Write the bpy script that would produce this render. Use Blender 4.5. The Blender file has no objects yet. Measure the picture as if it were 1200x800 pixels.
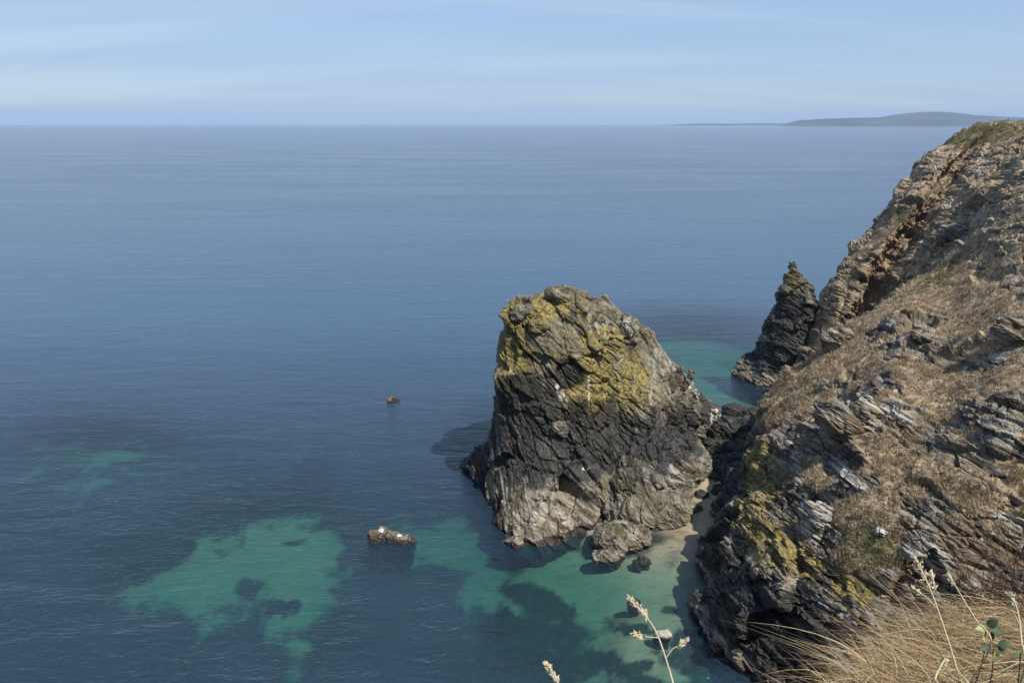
import bpy, bmesh, math, random
import numpy as np
from mathutils import Vector, Matrix

random.seed(7)
rng = np.random.default_rng(7)
SC = bpy.context.scene
COL = SC.collection
R = math.radians

# ------------------------------------------------------------------ camera
CAM_H = 50.0
PITCH = R(15.75)
F = 906.0                                   # focal length in photo pixels (1200 wide)
cam_d = bpy.data.cameras.new('camera')
cam = bpy.data.objects.new('camera', cam_d)
COL.objects.link(cam)
cam.location = (0, 0, CAM_H)
cam.rotation_euler = (math.pi / 2 - PITCH, 0, 0)
cam_d.sensor_width = 36
cam_d.lens = F / 1200 * 36
cam_d.clip_start = 0.05
cam_d.clip_end = 90000
SC.camera = cam

# ------------------------------------------------------------------ light
SUN_DIR = Vector((0.46, -0.49, 1.02)).normalized()       # towards the sun
SUN_EL = math.asin(SUN_DIR.z)
SUN_AZ = math.atan2(SUN_DIR.x, SUN_DIR.y)
W = bpy.data.worlds.new("World")
SC.world = W
W.use_nodes = True
wn, wl = W.node_tree.nodes, W.node_tree.links
wn.clear()
def wnode(t, **k):
    n = wn.new(t)
    for a, b in k.items():
        setattr(n, a, b)
    return n
w_out = wnode('ShaderNodeOutputWorld')
w_bg = wnode('ShaderNodeBackground')
w_sky = wnode('ShaderNodeTexSky', sky_type='NISHITA', sun_disc=False)
w_sky.sun_elevation = SUN_EL
w_sky.sun_rotation = SUN_AZ
w_sky.altitude = 0
w_sky.air_density = 1.0
w_sky.dust_density = 0.3
w_sky.ozone_density = 4.0
w_bg.inputs['Strength'].default_value = 0.1
w_tc = wnode('ShaderNodeTexCoord')
# the sky goes on at its horizon colour where the sea disc ends
w_sep = wnode('ShaderNodeSeparateXYZ'); wl.new(w_tc.outputs['Generated'], w_sep.inputs[0])
w_mx = wnode('ShaderNodeMath', operation='MAXIMUM'); w_mx.inputs[1].default_value = 0.003
wl.new(w_sep.outputs['Z'], w_mx.inputs[0])
w_cmb = wnode('ShaderNodeCombineXYZ')
wl.new(w_sep.outputs['X'], w_cmb.inputs['X']); wl.new(w_sep.outputs['Y'], w_cmb.inputs['Y'])
wl.new(w_mx.outputs[0], w_cmb.inputs['Z'])
wl.new(w_cmb.outputs[0], w_sky.inputs['Vector'])
# thin high cloud, laid out on a plane overhead
w_add = wnode('ShaderNodeMath', operation='ADD'); w_add.inputs[1].default_value = 0.12
wl.new(w_mx.outputs[0], w_add.inputs[0])
w_dx = wnode('ShaderNodeMath', operation='DIVIDE'); wl.new(w_sep.outputs['X'], w_dx.inputs[0]); wl.new(w_add.outputs[0], w_dx.inputs[1])
w_dy = wnode('ShaderNodeMath', operation='DIVIDE'); wl.new(w_sep.outputs['Y'], w_dy.inputs[0]); wl.new(w_add.outputs[0], w_dy.inputs[1])
w_c2 = wnode('ShaderNodeCombineXYZ'); wl.new(w_dx.outputs[0], w_c2.inputs['X']); wl.new(w_dy.outputs[0], w_c2.inputs['Y'])
w_map = wnode('ShaderNodeMapping'); w_map.inputs['Scale'].default_value = (0.22, 0.75, 1); w_map.inputs['Rotation'].default_value = (0, 0, R(-9))
wl.new(w_c2.outputs[0], w_map.inputs['Vector'])
w_no = wnode('ShaderNodeTexNoise'); w_no.inputs['Scale'].default_value = 1.3; w_no.inputs['Detail'].default_value = 7; w_no.inputs['Roughness'].default_value = 0.55
w_no.inputs['Distortion'].default_value = 0.4
wl.new(w_map.outputs[0], w_no.inputs['Vector'])
w_rp = wnode('ShaderNodeMapRange'); w_rp.inputs['From Min'].default_value = 0.36; w_rp.inputs['From Max'].default_value = 0.72
w_rp.inputs['To Min'].default_value = 0.5; w_rp.inputs['To Max'].default_value = 0.9
wl.new(w_no.outputs['Fac'], w_rp.inputs['Value'])
w_tint = wnode('ShaderNodeMix', data_type='RGBA', blend_type='MULTIPLY'); w_tint.inputs['Factor'].default_value = 1
w_tint.inputs['B'].default_value = (1.0, 1.0, 1.06, 1)
wl.new(w_sky.outputs[0], w_tint.inputs['A'])
w_mix = wnode('ShaderNodeMix', data_type='RGBA')
wl.new(w_rp.outputs[0], w_mix.inputs['Factor'])
wl.new(w_tint.outputs['Result'], w_mix.inputs['A'])
w_mix.inputs['B'].default_value = (3.05, 4.2, 6.1, 1)
w_map2 = wnode('ShaderNodeMapping'); w_map2.inputs['Scale'].default_value = (0.30, 1.5, 1); w_map2.inputs['Rotation'].default_value = (0, 0, R(-7)); w_map2.inputs['Location'].default_value = (3.1, 1.7, 0)
wl.new(w_c2.outputs[0], w_map2.inputs['Vector'])
w_n2 = wnode('ShaderNodeTexNoise'); w_n2.inputs['Scale'].default_value = 1.0; w_n2.inputs['Detail'].default_value = 8; w_n2.inputs['Roughness'].default_value = 0.6; w_n2.inputs['Distortion'].default_value = 0.7
wl.new(w_map2.outputs[0], w_n2.inputs['Vector'])
w_r2 = wnode('ShaderNodeMapRange'); w_r2.inputs['From Min'].default_value = 0.46; w_r2.inputs['From Max'].default_value = 0.74; w_r2.inputs['To Max'].default_value = 0.38
wl.new(w_n2.outputs['Fac'], w_r2.inputs['Value'])
w_mix2 = wnode('ShaderNodeMix', data_type='RGBA')
wl.new(w_r2.outputs[0], w_mix2.inputs['Factor']); wl.new(w_mix.outputs['Result'], w_mix2.inputs['A']); w_mix2.inputs['B'].default_value = (5.2, 5.9, 6.9, 1)
wl.new(w_mix2.outputs['Result'], w_bg.inputs['Color'])
wl.new(w_bg.outputs[0], w_out.inputs['Surface'])

sun_d = bpy.data.lights.new('sun', 'SUN')
sun_d.energy = 4.6
sun_d.angle = R(0.5)
sun_d.color = (1.0, 0.94, 0.84)
sun = bpy.data.objects.new('sun', sun_d)
COL.objects.link(sun)
sun.rotation_euler = (-SUN_DIR).to_track_quat('-Z', 'Y').to_euler()

SC.view_settings.view_transform = 'Standard'
SC.view_settings.look = 'None'
SC.view_settings.exposure = 0.35
SC.view_settings.gamma = 1.0
SC.view_settings.use_curve_mapping = False
SC.render.engine = 'CYCLES'
cy = SC.cycles
cy.use_denoising = True
cy.max_bounces = 6
cy.diffuse_bounces = 2
cy.glossy_bounces = 2
cy.transmission_bounces = 2
cy.volume_bounces = 0
cy.transparent_max_bounces = 12
cy.caustics_reflective = False
cy.caustics_refractive = False

HAZE = 4.2e-5
# ------------------------------------------------------------------ pixels <-> places
cp, sp = math.cos(PITCH), math.sin(PITCH)
def ang(py):
    return math.tan(PITCH + math.atan((py - 400) / F))
def pt_y(px, py, Y):
    """place seen at a photo pixel at ground distance Y"""
    t = ang(py)
    z = CAM_H - Y * t
    d = Y * cp + (CAM_H - z) * sp
    return (d * (px - 600) / F, Y, z)
def pt_z(px, py, z=0.0):
    """place seen at a photo pixel at height z"""
    Y = (CAM_H - z) / ang(py)
    d = Y * cp + (CAM_H - z) * sp
    return (d * (px - 600) / F, Y, z)
def pt_d(px, py, d):
    """place seen at a photo pixel at depth d"""
    u = (400 - py) / F
    return ((px - 600) / F * d, d * (cp + u * sp), CAM_H + d * (-sp + u * cp))
def to_px(P):
    d = P[..., 1] * cp + (CAM_H - P[..., 2]) * sp
    u = P[..., 1] * sp - (CAM_H - P[..., 2]) * cp
    d = np.maximum(d, 1e-3)
    return 600 + P[..., 0] / d * F, 400 - u / d * F, d

# ------------------------------------------------------------------ noise (numpy)
_perm = np.random.default_rng(11).permutation(256)
_perm = np.concatenate([_perm, _perm, _perm]).astype(np.int32)
_g = np.random.default_rng(12).normal(size=(256, 3)); _g /= np.linalg.norm(_g, axis=1)[:, None]
_g = _g.astype(np.float32)
_r = np.random.default_rng(13).random((4096,)).astype(np.float32)
def hash3(i, j, k, s=0):
    h = (i.astype(np.int64) * 73856093) ^ (j.astype(np.int64) * 19349663) ^ (k.astype(np.int64) * 83492791) ^ (s * 2654435761)
    h = (h ^ (h >> 13)) * 1274126177
    h = h ^ (h >> 16)
    return _r[h & 4095]
def perlin(P):
    P = P.astype(np.float32)
    I = np.floor(P).astype(np.int32)
    f = P - I
    I &= 255
    w = f * f * f * (f * (f * 6 - 15) + 10)
    out = 0
    for dx in (0, 1):
        wx = w[..., 0] if dx else 1 - w[..., 0]
        for dy in (0, 1):
            wy = w[..., 1] if dy else 1 - w[..., 1]
            for dz in (0, 1):
                wz = w[..., 2] if dz else 1 - w[..., 2]
                h = _perm[_perm[_perm[I[..., 0] + dx] + I[..., 1] + dy] + I[..., 2] + dz]
                g = _g[h]
                out = out + wx * wy * wz * (g[..., 0] * (f[..., 0] - dx) + g[..., 1] * (f[..., 1] - dy) + g[..., 2] * (f[..., 2] - dz))
    return out * 1.6
def fbm(P, octv=4, gain=0.5, lac=2.03):
    a, s, t = 1.0, 0, 0
    for o in range(octv):
        s = s + a * perlin(P + o * 17.3)
        t += a
        a *= gain
        P = P * lac
    return s / t
def ridged(P, octv=4):
    a, s, t = 1.0, 0, 0
    for o in range(octv):
        s = s + a * (1 - np.abs(perlin(P + o * 9.1)) * 1.6)
        t += a
        a *= 0.5
        P = P * 2.1
    return s / t
def facets(P, seed=0, tilt=1.0):
    """broken rock faces: each Voronoi cell is a tilted plane of its own"""
    I = np.floor(P).astype(np.int32)
    best = np.full(P.shape[:-1], 1e9, np.float32)
    sec = np.full(P.shape[:-1], 1e9, np.float32)
    val = np.zeros(P.shape[:-1], np.float32)
    tone = np.zeros(P.shape[:-1], np.float32)
    for dx in (-1, 0, 1):
        for dy in (-1, 0, 1):
            for dz in (-1, 0, 1):
                i, j, k = I[..., 0] + dx, I[..., 1] + dy, I[..., 2] + dz
                ox = i + hash3(i, j, k, seed + 1) - P[..., 0]
                oy = j + hash3(i, j, k, seed + 2) - P[..., 1]
                oz = k + hash3(i, j, k, seed + 3) - P[..., 2]
                d = ox * ox + oy * oy + oz * oz
                n1 = hash3(i, j, k, seed + 4) - .5; n2 = hash3(i, j, k, seed + 5) - .5; n3 = hash3(i, j, k, seed + 6) - .5
                v = (ox * n1 + oy * n2 + oz * n3) * 2 * tilt + (hash3(i, j, k, seed + 7) - .5)
                m = d < best
                sec = np.where(m, best, np.minimum(sec, d))
                best = np.where(m, d, best); val = np.where(m, v, val); tone = np.where(m, hash3(i, j, k, seed + 8), tone)
    return val.astype(np.float32), tone, np.sqrt(sec) - np.sqrt(best)
def sstep(x, a, b):
    t = np.clip((x - a) / (b - a), 0, 1)
    return t * t * (3 - 2 * t)

# bedding frame of the slate: layers dip down to the right, as seen
STRATA = np.array([0.52, 0.10, 0.85]); STRATA /= np.linalg.norm(STRATA)
S_A = np.cross(STRATA, [0, 1, 0.0]); S_A /= np.linalg.norm(S_A)
S_B = np.cross(STRATA, S_A)
def frame(n):
    n = np.array(n, float); n /= np.linalg.norm(n)
    a = np.cross(n, [0.0, 1, 0]); a /= np.linalg.norm(a)
    return n, a, np.cross(n, a)
def blocks(P, fr, t, la, lb, seed, warp=0.6):
    """layered, jointed slabs: a random offset per slab, plus its tone"""
    n, a, b = fr
    Q = P + warp * t * np.stack([perlin(P / (t * 5) + 3), perlin(P / (t * 5) + 50), perlin(P / (t * 5) + 90)], -1) * 1.5
    s = (Q @ n) / t
    s = s + 0.45 * perlin(np.stack([s * .6, (Q @ a) / (la * 6), (Q @ b) / (lb * 6)], -1))
    i = np.floor(s).astype(np.int32)
    z = np.zeros_like(i)
    qa = (Q @ a) / la + 7.3 * hash3(i, z, z, seed); j = np.floor(qa).astype(np.int32)
    qb = (Q @ b) / lb + 5.1 * hash3(i, j, z, seed + 1); k = np.floor(qb).astype(np.int32)
    h = hash3(i, j, k, seed + 2)
    fs = s - i
    # each slab slopes a little over its own thickness, so its edge stands proud
    return (h - .5) + 0.35 * (fs - .5), hash3(i, j, k, seed + 3)

# ------------------------------------------------------------------ meshes
def cr_interp(A, ts, closed):
    """Catmull-Rom along axis 0 of A"""
    n = A.shape[0]
    i = np.floor(ts).astype(int)
    if not closed:
        i = np.clip(i, 0, n - 2)
    f = (ts - i).reshape((-1,) + (1,) * (A.ndim - 1))
    def g(k):
        return A[k % n] if closed else A[np.clip(k, 0, n - 1)]
    p0, p1, p2, p3 = g(i - 1), g(i), g(i + 1), g(i + 2)
    if not closed:
        e0 = (i == 0).reshape(f.shape); e1 = (i == n - 2).reshape(f.shape)
        p0 = np.where(e0, 2 * p1 - p2, p0); p3 = np.where(e1, 2 * p2 - p1, p3)
    k = 0.42
    m1, m2 = k * (p2 - p0), k * (p3 - p1)
    f2, f3 = f * f, f * f * f
    return (2 * f3 - 3 * f2 + 1) * p1 + (f3 - 2 * f2 + f) * m1 + (-2 * f3 + 3 * f2) * p2 + (f3 - f2) * m2
def params(weights, n):
    w = np.array(weights, float)
    c = np.concatenate([[0], np.cumsum(w)]); c /= c[-1]
    return np.interp(np.linspace(0, 1, n), c, np.arange(len(c)))
def loft(net, nu, nv, wu=None, wv=None, closed=False):
    A = np.array(net, float)                  # rows (v) x columns (u) x 3
    wv = wv or [1] * (A.shape[0] - 1)
    ncol = A.shape[1] + (1 if closed else 0)
    wu = wu or [1] * (ncol - 1)
    vs = params(wv, nv)
    us = params(wu, nu + (1 if closed else 0))
    if closed:
        us = us[:-1]
    G = cr_interp(A, vs, False)               # nv x C x 3
    G = cr_interp(np.swapaxes(G, 0, 1), us, closed)
    return np.swapaxes(G, 0, 1)               # nv x nu x 3
def normals(G, closed):
    if closed:
        du = np.roll(G, -1, 1) - np.roll(G, 1, 1)
    else:
        du = np.gradient(G, axis=1)
    dv = np.gradient(G, axis=0)
    N = np.cross(du, dv)
    L = np.linalg.norm(N, axis=-1, keepdims=True)
    return N / np.maximum(L, 1e-9)
def blur(A, n, closed=False):
    for _ in range(n):
        A = A.copy()
        A[1:-1] = (A[:-2] + 2 * A[1:-1] + A[2:]) / 4
        if closed:
            A = (np.roll(A, 1, 1) + 2 * A + np.roll(A, -1, 1)) / 4
        else:
            A[:, 1:-1] = (A[:, :-2] + 2 * A[:, 1:-1] + A[:, 2:]) / 4
    return A
def mesh_from(name, V, Fq, mat=None, smooth=False, attrs=None, parent=None):
    V = np.asarray(V, np.float32); Fq = np.asarray(Fq, np.int32)
    k = Fq.shape[1]
    me = bpy.data.meshes.new(name)
    me.vertices.add(len(V)); me.vertices.foreach_set('co', V.ravel())
    me.loops.add(Fq.size); me.loops.foreach_set('vertex_index', Fq.ravel())
    me.polygons.add(len(Fq))
    me.polygons.foreach_set('loop_start', np.arange(0, Fq.size, k, dtype=np.int32))
    me.polygons.foreach_set('use_smooth', np.full(len(Fq), smooth, bool))
    me.update(calc_edges=True)
    for a, v in (attrs or {}).items():
        at = me.attributes.new(a, 'FLOAT', 'POINT')
        at.data.foreach_set('value', np.asarray(v, np.float32).ravel())
    if mat:
        me.materials.append(mat)
    o = bpy.data.objects.new(name, me)
    COL.objects.link(o)
    if parent:
        o.parent = parent
    return o
def grid_faces(nv, nu, closed=False):
    v = np.arange(nv - 1)[:, None]
    u = np.arange(nu if closed else nu - 1)[None, :]
    u2 = (u + 1) % nu
    a = v * nu + u; b = v * nu + u2; c = (v + 1) * nu + u2; d = (v + 1) * nu + u
    return np.stack([a, b, c, d], -1).reshape(-1, 4)
def tag(o, label=None, cat=None, group=None, kind=None):
    if label: o['label'] = label
    if cat: o['category'] = cat
    if group: o['group'] = group
    if kind: o['kind'] = kind
    return o
def recentre(o):
    """put the object's origin at its own foot"""
    me = o.data
    n = len(me.vertices)
    co = np.empty(n * 3, np.float32); me.vertices.foreach_get('co', co); co = co.reshape(-1, 3)
    c = (co.min(0) + co.max(0)) / 2; c[2] = co[:, 2].min()
    me.vertices.foreach_set('co', (co - c).ravel())
    o.location = c
    me.update()
    return o

# ------------------------------------------------------------------ materials
def new_mat(name):
    m = bpy.data.materials.new(name); m.use_nodes = True
    nt = m.node_tree; nt.nodes.clear()
    return m, nt
class NT:
    def __init__(s, nt): s.nt = nt
    def n(s, t, **k):
        x = s.nt.nodes.new(t)
        for a, b in k.items(): setattr(x, a, b)
        return x
    def l(s, a, b): s.nt.links.new(a, b)
    def attr(s, name): return s.n('ShaderNodeAttribute', attribute_name=name).outputs['Fac']
    def pos(s): return s.n('ShaderNodeNewGeometry').outputs['Position']
    def noise(s, vec, scale, detail=4, rough=0.55, dist=0.0):
        x = s.n('ShaderNodeTexNoise'); s.l(vec, x.inputs['Vector'])
        x.inputs['Scale'].default_value = scale; x.inputs['Detail'].default_value = detail
        x.inputs['Roughness'].default_value = rough; x.inputs['Distortion'].default_value = dist
        return x.outputs['Fac']
    def mapping(s, vec, scale=(1, 1, 1), rot=(0, 0, 0)):
        x = s.n('ShaderNodeMapping'); s.l(vec, x.inputs['Vector'])
        x.inputs['Scale'].default_value = scale; x.inputs['Rotation'].default_value = rot
        return x.outputs[0]
    def ramp(s, fac, stops):
        x = s.n('ShaderNodeValToRGB'); s.l(fac, x.inputs[0])
        e = x.color_ramp.elements
        while len(e) > 1: e.remove(e[-1])
        e[0].position = stops[0][0]; e[0].color = (*stops[0][1], 1)
        for p, c in stops[1:]:
            q = e.new(p); q.color = (*c, 1)
        return x.outputs['Color']
    def rng(s, v, a, b, c=0.0, d=1.0, smooth=True):
        x = s.n('ShaderNodeMapRange')
        if smooth: x.interpolation_type = 'SMOOTHSTEP'
        s.l(v, x.inputs['Value'])
        for k, w in zip(('From Min', 'From Max', 'To Min', 'To Max'), (a, b, c, d)): x.inputs[k].default_value = w
        return x.outputs[0]
    def mix(s, f, a, b, mode='MIX'):
        x = s.n('ShaderNodeMix', data_type='RGBA', blend_type=mode)
        for sock, v in ((x.inputs['Factor'], f), (x.inputs['A'], a), (x.inputs['B'], b)):
            if isinstance(v, (int, float)): sock.default_value = v
            elif isinstance(v, tuple): sock.default_value = (*v, 1)
            else: s.l(v, sock)
        return x.outputs['Result']
    def math(s, op, a, b=None, clamp=False):
        x = s.n('ShaderNodeMath', operation=op, use_clamp=clamp)
        for i, v in enumerate((a, b)):
            if v is None: continue
            if isinstance(v, (int, float)): x.inputs[i].default_value = v
            else: s.l(v, x.inputs[i])
        return x.outputs[0]

def strata_vec(T, scale_n, scale_t, nrm=STRATA):
    """world position in the bedding frame, squeezed along the bedding normal"""
    p = T.pos()
    n, a, b = frame(nrm)
    outs = []
    for v, s_ in ((a, scale_t), (b, scale_t), (n, scale_n)):
        d = T.n('ShaderNodeVectorMath', operation='DOT_PRODUCT'); T.l(p, d.inputs[0])
        d.inputs[1].default_value = tuple(float(q) * s_ for q in v)
        outs.append(d.outputs['Value'])
    c = T.n('ShaderNodeCombineXYZ')
    for i, o in enumerate(outs): T.l(o, c.inputs[i])
    return c.outputs[0]

def rock_material(name, dark, mid, light, brown, nrm=STRATA, brown_amt=0.5, streak=False):
    m, nt = new_mat(name); T = NT(nt)
    out = T.n('ShaderNodeOutputMaterial'); bs = T.n('ShaderNodeBsdfPrincipled'); T.l(bs.outputs[0], out.inputs[0])
    p = T.pos()
    sv = strata_vec(T, 3.2, 0.30, nrm)
    n1 = T.noise(sv, 1.0, 6, 0.62, 0.6)
    n2 = T.noise(p, 0.35, 5, 0.6)
    n3 = T.noise(p, 5.0, 4, 0.65)
    tone = T.attr('tone')
    v = T.math('ADD', T.math('MULTIPLY', n1, 0.75), T.math('MULTIPLY', tone, 0.32))
    v = T.math('ADD', v, T.math('MULTIPLY', T.math('SUBTRACT', n3, 0.5), 0.55))
    col = T.ramp(v, [(0.36, dark), (0.50, mid), (0.62, tuple((a + b) / 2 for a, b in zip(mid, light))), (0.74, light)])
    col = T.mix(T.math('MULTIPLY', T.rng(n2, 0.40, 0.62), brown_amt), col, brown)
    # pale quartz and bleached faces
    pale = T.attr('pale')
    col = T.mix(T.math('MULTIPLY', T.rng(T.math('ADD', T.math('MULTIPLY', pale, .75), T.math('MULTIPLY', T.math('SUBTRACT', n1, 0.5), 2.4)), 0.32, 0.80), .85), col, (0.43, 0.41, 0.37))
    # lichen
    li = T.attr('lichen')
    nl = T.noise(p, 0.9, 6, 0.62, 0.5)
    nl2 = T.noise(p, 2.6, 4, 0.6)
    lcol = T.ramp(nl2, [(0.36, (0.085, 0.075, 0.035)), (0.48, (0.18, 0.15, 0.06)), (0.58, (0.34, 0.25, 0.045)), (0.70, (0.42, 0.34, 0.10))])
    lf = T.rng(T.math('ADD', T.math('ADD', li, T.math('MULTIPLY', T.math('SUBTRACT', nl, 0.5), 2.4)), T.math('MULTIPLY', T.math('SUBTRACT', n3, 0.5), 1.5)), 0.34, 0.90)
    col = T.mix(T.math('MULTIPLY', lf, 0.85), col, lcol)
    # black tidal band and separate dark patches, then barnacles and weed at the water
    wet_dark = T.attr('wet_dark')
    wf = T.rng(T.math('ADD', wet_dark, T.math('MULTIPLY', T.math('SUBTRACT', n2, 0.5), 0.9)), 0.30, 0.62)
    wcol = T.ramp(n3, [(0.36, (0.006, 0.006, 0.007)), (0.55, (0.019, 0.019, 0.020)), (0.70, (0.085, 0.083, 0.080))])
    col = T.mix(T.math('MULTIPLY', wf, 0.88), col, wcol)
    bar = T.attr('barn')
    bf = T.rng(T.math('ADD', bar, T.math('MULTIPLY', T.math('SUBTRACT', n3, 0.5), 0.9)), 0.35, 0.65)
    bcol = T.ramp(n1, [(0.34, (0.04, 0.033, 0.026)), (0.48, (0.16, 0.135, 0.10)), (0.64, (0.36, 0.32, 0.25))])
    col = T.mix(T.math('MULTIPLY', bf, 0.9), col, bcol)
    # red-brown weed right at the tide line
    weed = T.attr('weed')
    wdf = T.rng(T.math('ADD', weed, T.math('MULTIPLY', T.math('SUBTRACT', n3, 0.5), 0.8)), 0.4, 0.6)
    col = T.mix(T.math('MULTIPLY', wdf, 0.85), col, (0.032, 0.018, 0.015))
    # turf
    gr = T.attr('grass')
    ng = T.noise(p, 1.1, 6, 0.7)
    ng2 = T.noise(p, 0.16, 3, 0.5)
    gcol = T.ramp(ng, [(0.32, (0.075, 0.052, 0.034)), (0.45, (0.19, 0.138, 0.088)), (0.56, (0.32, 0.245, 0.16)), (0.68, (0.44, 0.36, 0.25))])
    green = T.attr('green')
    gcol = T.mix(T.math('MULTIPLY', T.rng(T.math('ADD', green, T.math('MULTIPLY', T.math('SUBTRACT', ng2, 0.5), 0.8)), 0.3, 0.8), 0.85), gcol,
                 T.ramp(ng, [(0.3, (0.03, 0.035, 0.012)), (0.6, (0.085, 0.10, 0.035)), (0.75, (0.16, 0.15, 0.06))]))
    gf = T.rng(T.math('ADD', gr, T.math('MULTIPLY', T.math('SUBTRACT', ng, 0.5), 0.9)), 0.40, 0.60)
    col = T.mix(gf, col, gcol)
    # bird lime
    wh = T.attr('white')
    nw = T.noise(T.mapping(p, (2.6, 2.6, .55)), 1.0, 5, .7)
    whf = T.rng(T.math('ADD', wh, T.math('MULTIPLY', T.math('SUBTRACT', nw, 0.5), 3.2)), 0.62, 1.0)
    col = T.mix(T.math('MULTIPLY', whf, 0.9), col, (0.66, 0.65, 0.61))
    if streak:
        sv2 = strata_vec(T, 2.4, 0.16, (0.80, -0.45, 0.16))
        st = T.noise(sv2, 1.0, 4, 0.6, 0.3)
        sa = T.attr('streak')
        col = T.mix(T.math('MULTIPLY', T.rng(st, 0.52, 0.62), T.math('MULTIPLY', sa, 0.75)), col, (0.34, 0.335, 0.30))
    T.l(col, bs.inputs['Base Color'])
    rg = T.math('SUBTRACT', 0.85, T.math('MULTIPLY', wf, 0.33))
    T.l(rg, bs.inputs['Roughness'])
    bs.inputs['Specular IOR Level'].default_value = 0.35
    sv3 = strata_vec(T, 7.0, 1.1, nrm)
    hb = T.math('ADD', T.math('MULTIPLY', T.noise(sv3, 1.0, 5, 0.65, 0.5), 0.7), T.math('MULTIPLY', T.noise(p, 3.0, 6, 0.68), 0.7))
    bp = T.n('ShaderNodeBump'); bp.inputs['Strength'].default_value = 0.8; bp.inputs['Distance'].default_value = 0.11
    T.l(hb, bp.inputs['Height']); T.l(bp.outputs[0], bs.inputs['Normal'])
    return m

M_CLIFF = rock_material('slate_cliff_rock', (0.020, 0.019, 0.018), (0.105, 0.096, 0.082), (0.34, 0.315, 0.265), (0.175, 0.125, 0.072), brown_amt=0.68)
M_STACK = rock_material('slate_stack_rock', (0.022, 0.020, 0.018), (0.105, 0.095, 0.075), (0.30, 0.28, 0.225), (0.125, 0.10, 0.052), brown_amt=0.5, streak=True)
M_HEAD = rock_material('headland_rock', (0.03, 0.026, 0.022), (0.12, 0.095, 0.068), (0.27, 0.225, 0.17), (0.175, 0.12, 0.072), brown_amt=0.8)

# ------------------------------------------------------------------ rock sculpting
def bed(G, fr, la, lb, ln):
    n, a, b = fr
    return np.stack([G @ a / la, G @ b / lb, G @ n / ln], -1)
def sculpt(G, closed, amp, fr, scale=1.0, soft=None, seed=0, big=1.0):
    """break a smooth surface into layered, jointed, cracked rock; soft (0..1) keeps turf smooth"""
    k = np.ones(G.shape[:2]) if soft is None else 1 - 0.92 * soft
    A = np.asarray(amp) * np.ones(G.shape[:2])
    N = normals(G, closed)
    warp = np.stack([fbm(G / (5 * scale) + 61, 2), fbm(G / (5 * scale) + 71, 2), fbm(G / (5 * scale) + 81, 2)], -1) * (.35 * scale)
    v1, t1, _ = facets((G + warp) / (6.5 * scale), seed, 1.25)
    d = big * (1.9 * scale * v1 + 1.5 * scale * fbm(G / (9 * scale) + seed, 3)) * (0.35 + 0.65 * k)
    d = blur(d, 3, closed)
    v2, t2, e2 = facets(bed(G + warp, fr, 6.0 * scale, 4.4 * scale, 1.5 * scale), seed + 20, 0.9)
    d = d + (0.72 * scale * v2 - 0.38 * scale * (1 - sstep(e2, 0.0, 0.10))) * k
    G = G + N * (A * d)[..., None]
    N = blur(normals(G, closed), 5, closed)
    N /= np.maximum(np.linalg.norm(N, axis=-1, keepdims=True), 1e-6)
    b1, q1 = blocks(G, fr, 1.25 * scale, 9.0 * scale, 6.0 * scale, seed + 31, .35)
    b2, q2 = blocks(G, fr, 0.5 * scale, 4.5 * scale, 3.0 * scale, seed + 37, .35)
    v3, t3, e3 = facets(bed(G, fr, 2.2 * scale, 1.6 * scale, .5 * scale), seed + 60, 1.0)
    v4, t4, e4 = facets(bed(G, fr, .9 * scale, .6 * scale, .24 * scale), seed + 90, 1.0)
    rg = ridged(bed(G, fr, 6.0 * scale, 4.0 * scale, 2.0 * scale) + 31, 3)
    pat = 0.30 + 0.70 * sstep(fbm(G / (5 * scale) + 15, 2), -.25, .25)      # some faces stay smooth slabs
    d = 0.50 * b1 + 0.30 * b2 * pat + (0.24 * v3 - .16 * (1 - sstep(e3, 0, .12))) * pat + .10 * v4 * pat - 0.5 * sstep(rg, 0.80, 0.95)
    G = G + N * (A * scale * k * d)[..., None]
    tone = 0.35 * q1 + 0.25 * q2 + 0.2 * t3 + .2 * t4
    return G, np.clip((tone - 0.5) * 1.7 + 0.5, 0, 1)

def px_blob(PX, PY, blobs):
    """soft union of rotated ellipses (cx, cy, rx, ry, degrees)"""
    out = np.full(PX.shape, -9.0)
    for cx, cy_, rx, ry, an in blobs:
        c, s = math.cos(R(an)), math.sin(R(an))
        x = ((PX - cx) * c + (PY - cy_) * s) / rx
        y = (-(PX - cx) * s + (PY - cy_) * c) / ry
        out = np.maximum(out, 1 - np.sqrt(x * x + y * y))
    return out
def in_poly(PX, PY, poly):
    """signed distance (photo pixels, + inside) to a polygon"""
    poly = np.array(poly, float)
    d = np.full(PX.shape, 1e9); ins = np.zeros(PX.shape, bool)
    n = len(poly)
    for i in range(n):
        a, b = poly[i], poly[(i + 1) % n]
        e = b - a
        wx, wy = PX - a[0], PY - a[1]
        t = np.clip((wx * e[0] + wy * e[1]) / (e @ e), 0, 1)
        d = np.minimum(d, np.hypot(wx - t * e[0], wy - t * e[1]))
        c = ((a[1] > PY) != (b[1] > PY)) & (PX < (b[0] - a[0]) * (PY - a[1]) / (b[1] - a[1] + 1e-12) + a[0])
        ins ^= c
    return np.where(ins, d, -d)

SURF = []      # (vertices, px, py, depth) of the big surfaces, to stand things on
def remember(G):
    V = G.reshape(-1, 3); px, py, d = to_px(V)
    SURF.append((V, px, py, d))
def hit(px, py):
    """the nearest visible place of the rock surfaces at a photo pixel"""
    best, bd = None, 1e9
    for V, x, y, d in SURF:
        m = np.nonzero((np.abs(x - px) < 2.5) & (np.abs(y - py) < 2.5))[0]
        if len(m):
            k = m[np.argmin(d[m])]
            if d[k] < bd: best, bd = V[k], d[k]
    return Vector(best) if best is not None else Vector(pt_z(px, py))

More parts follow.
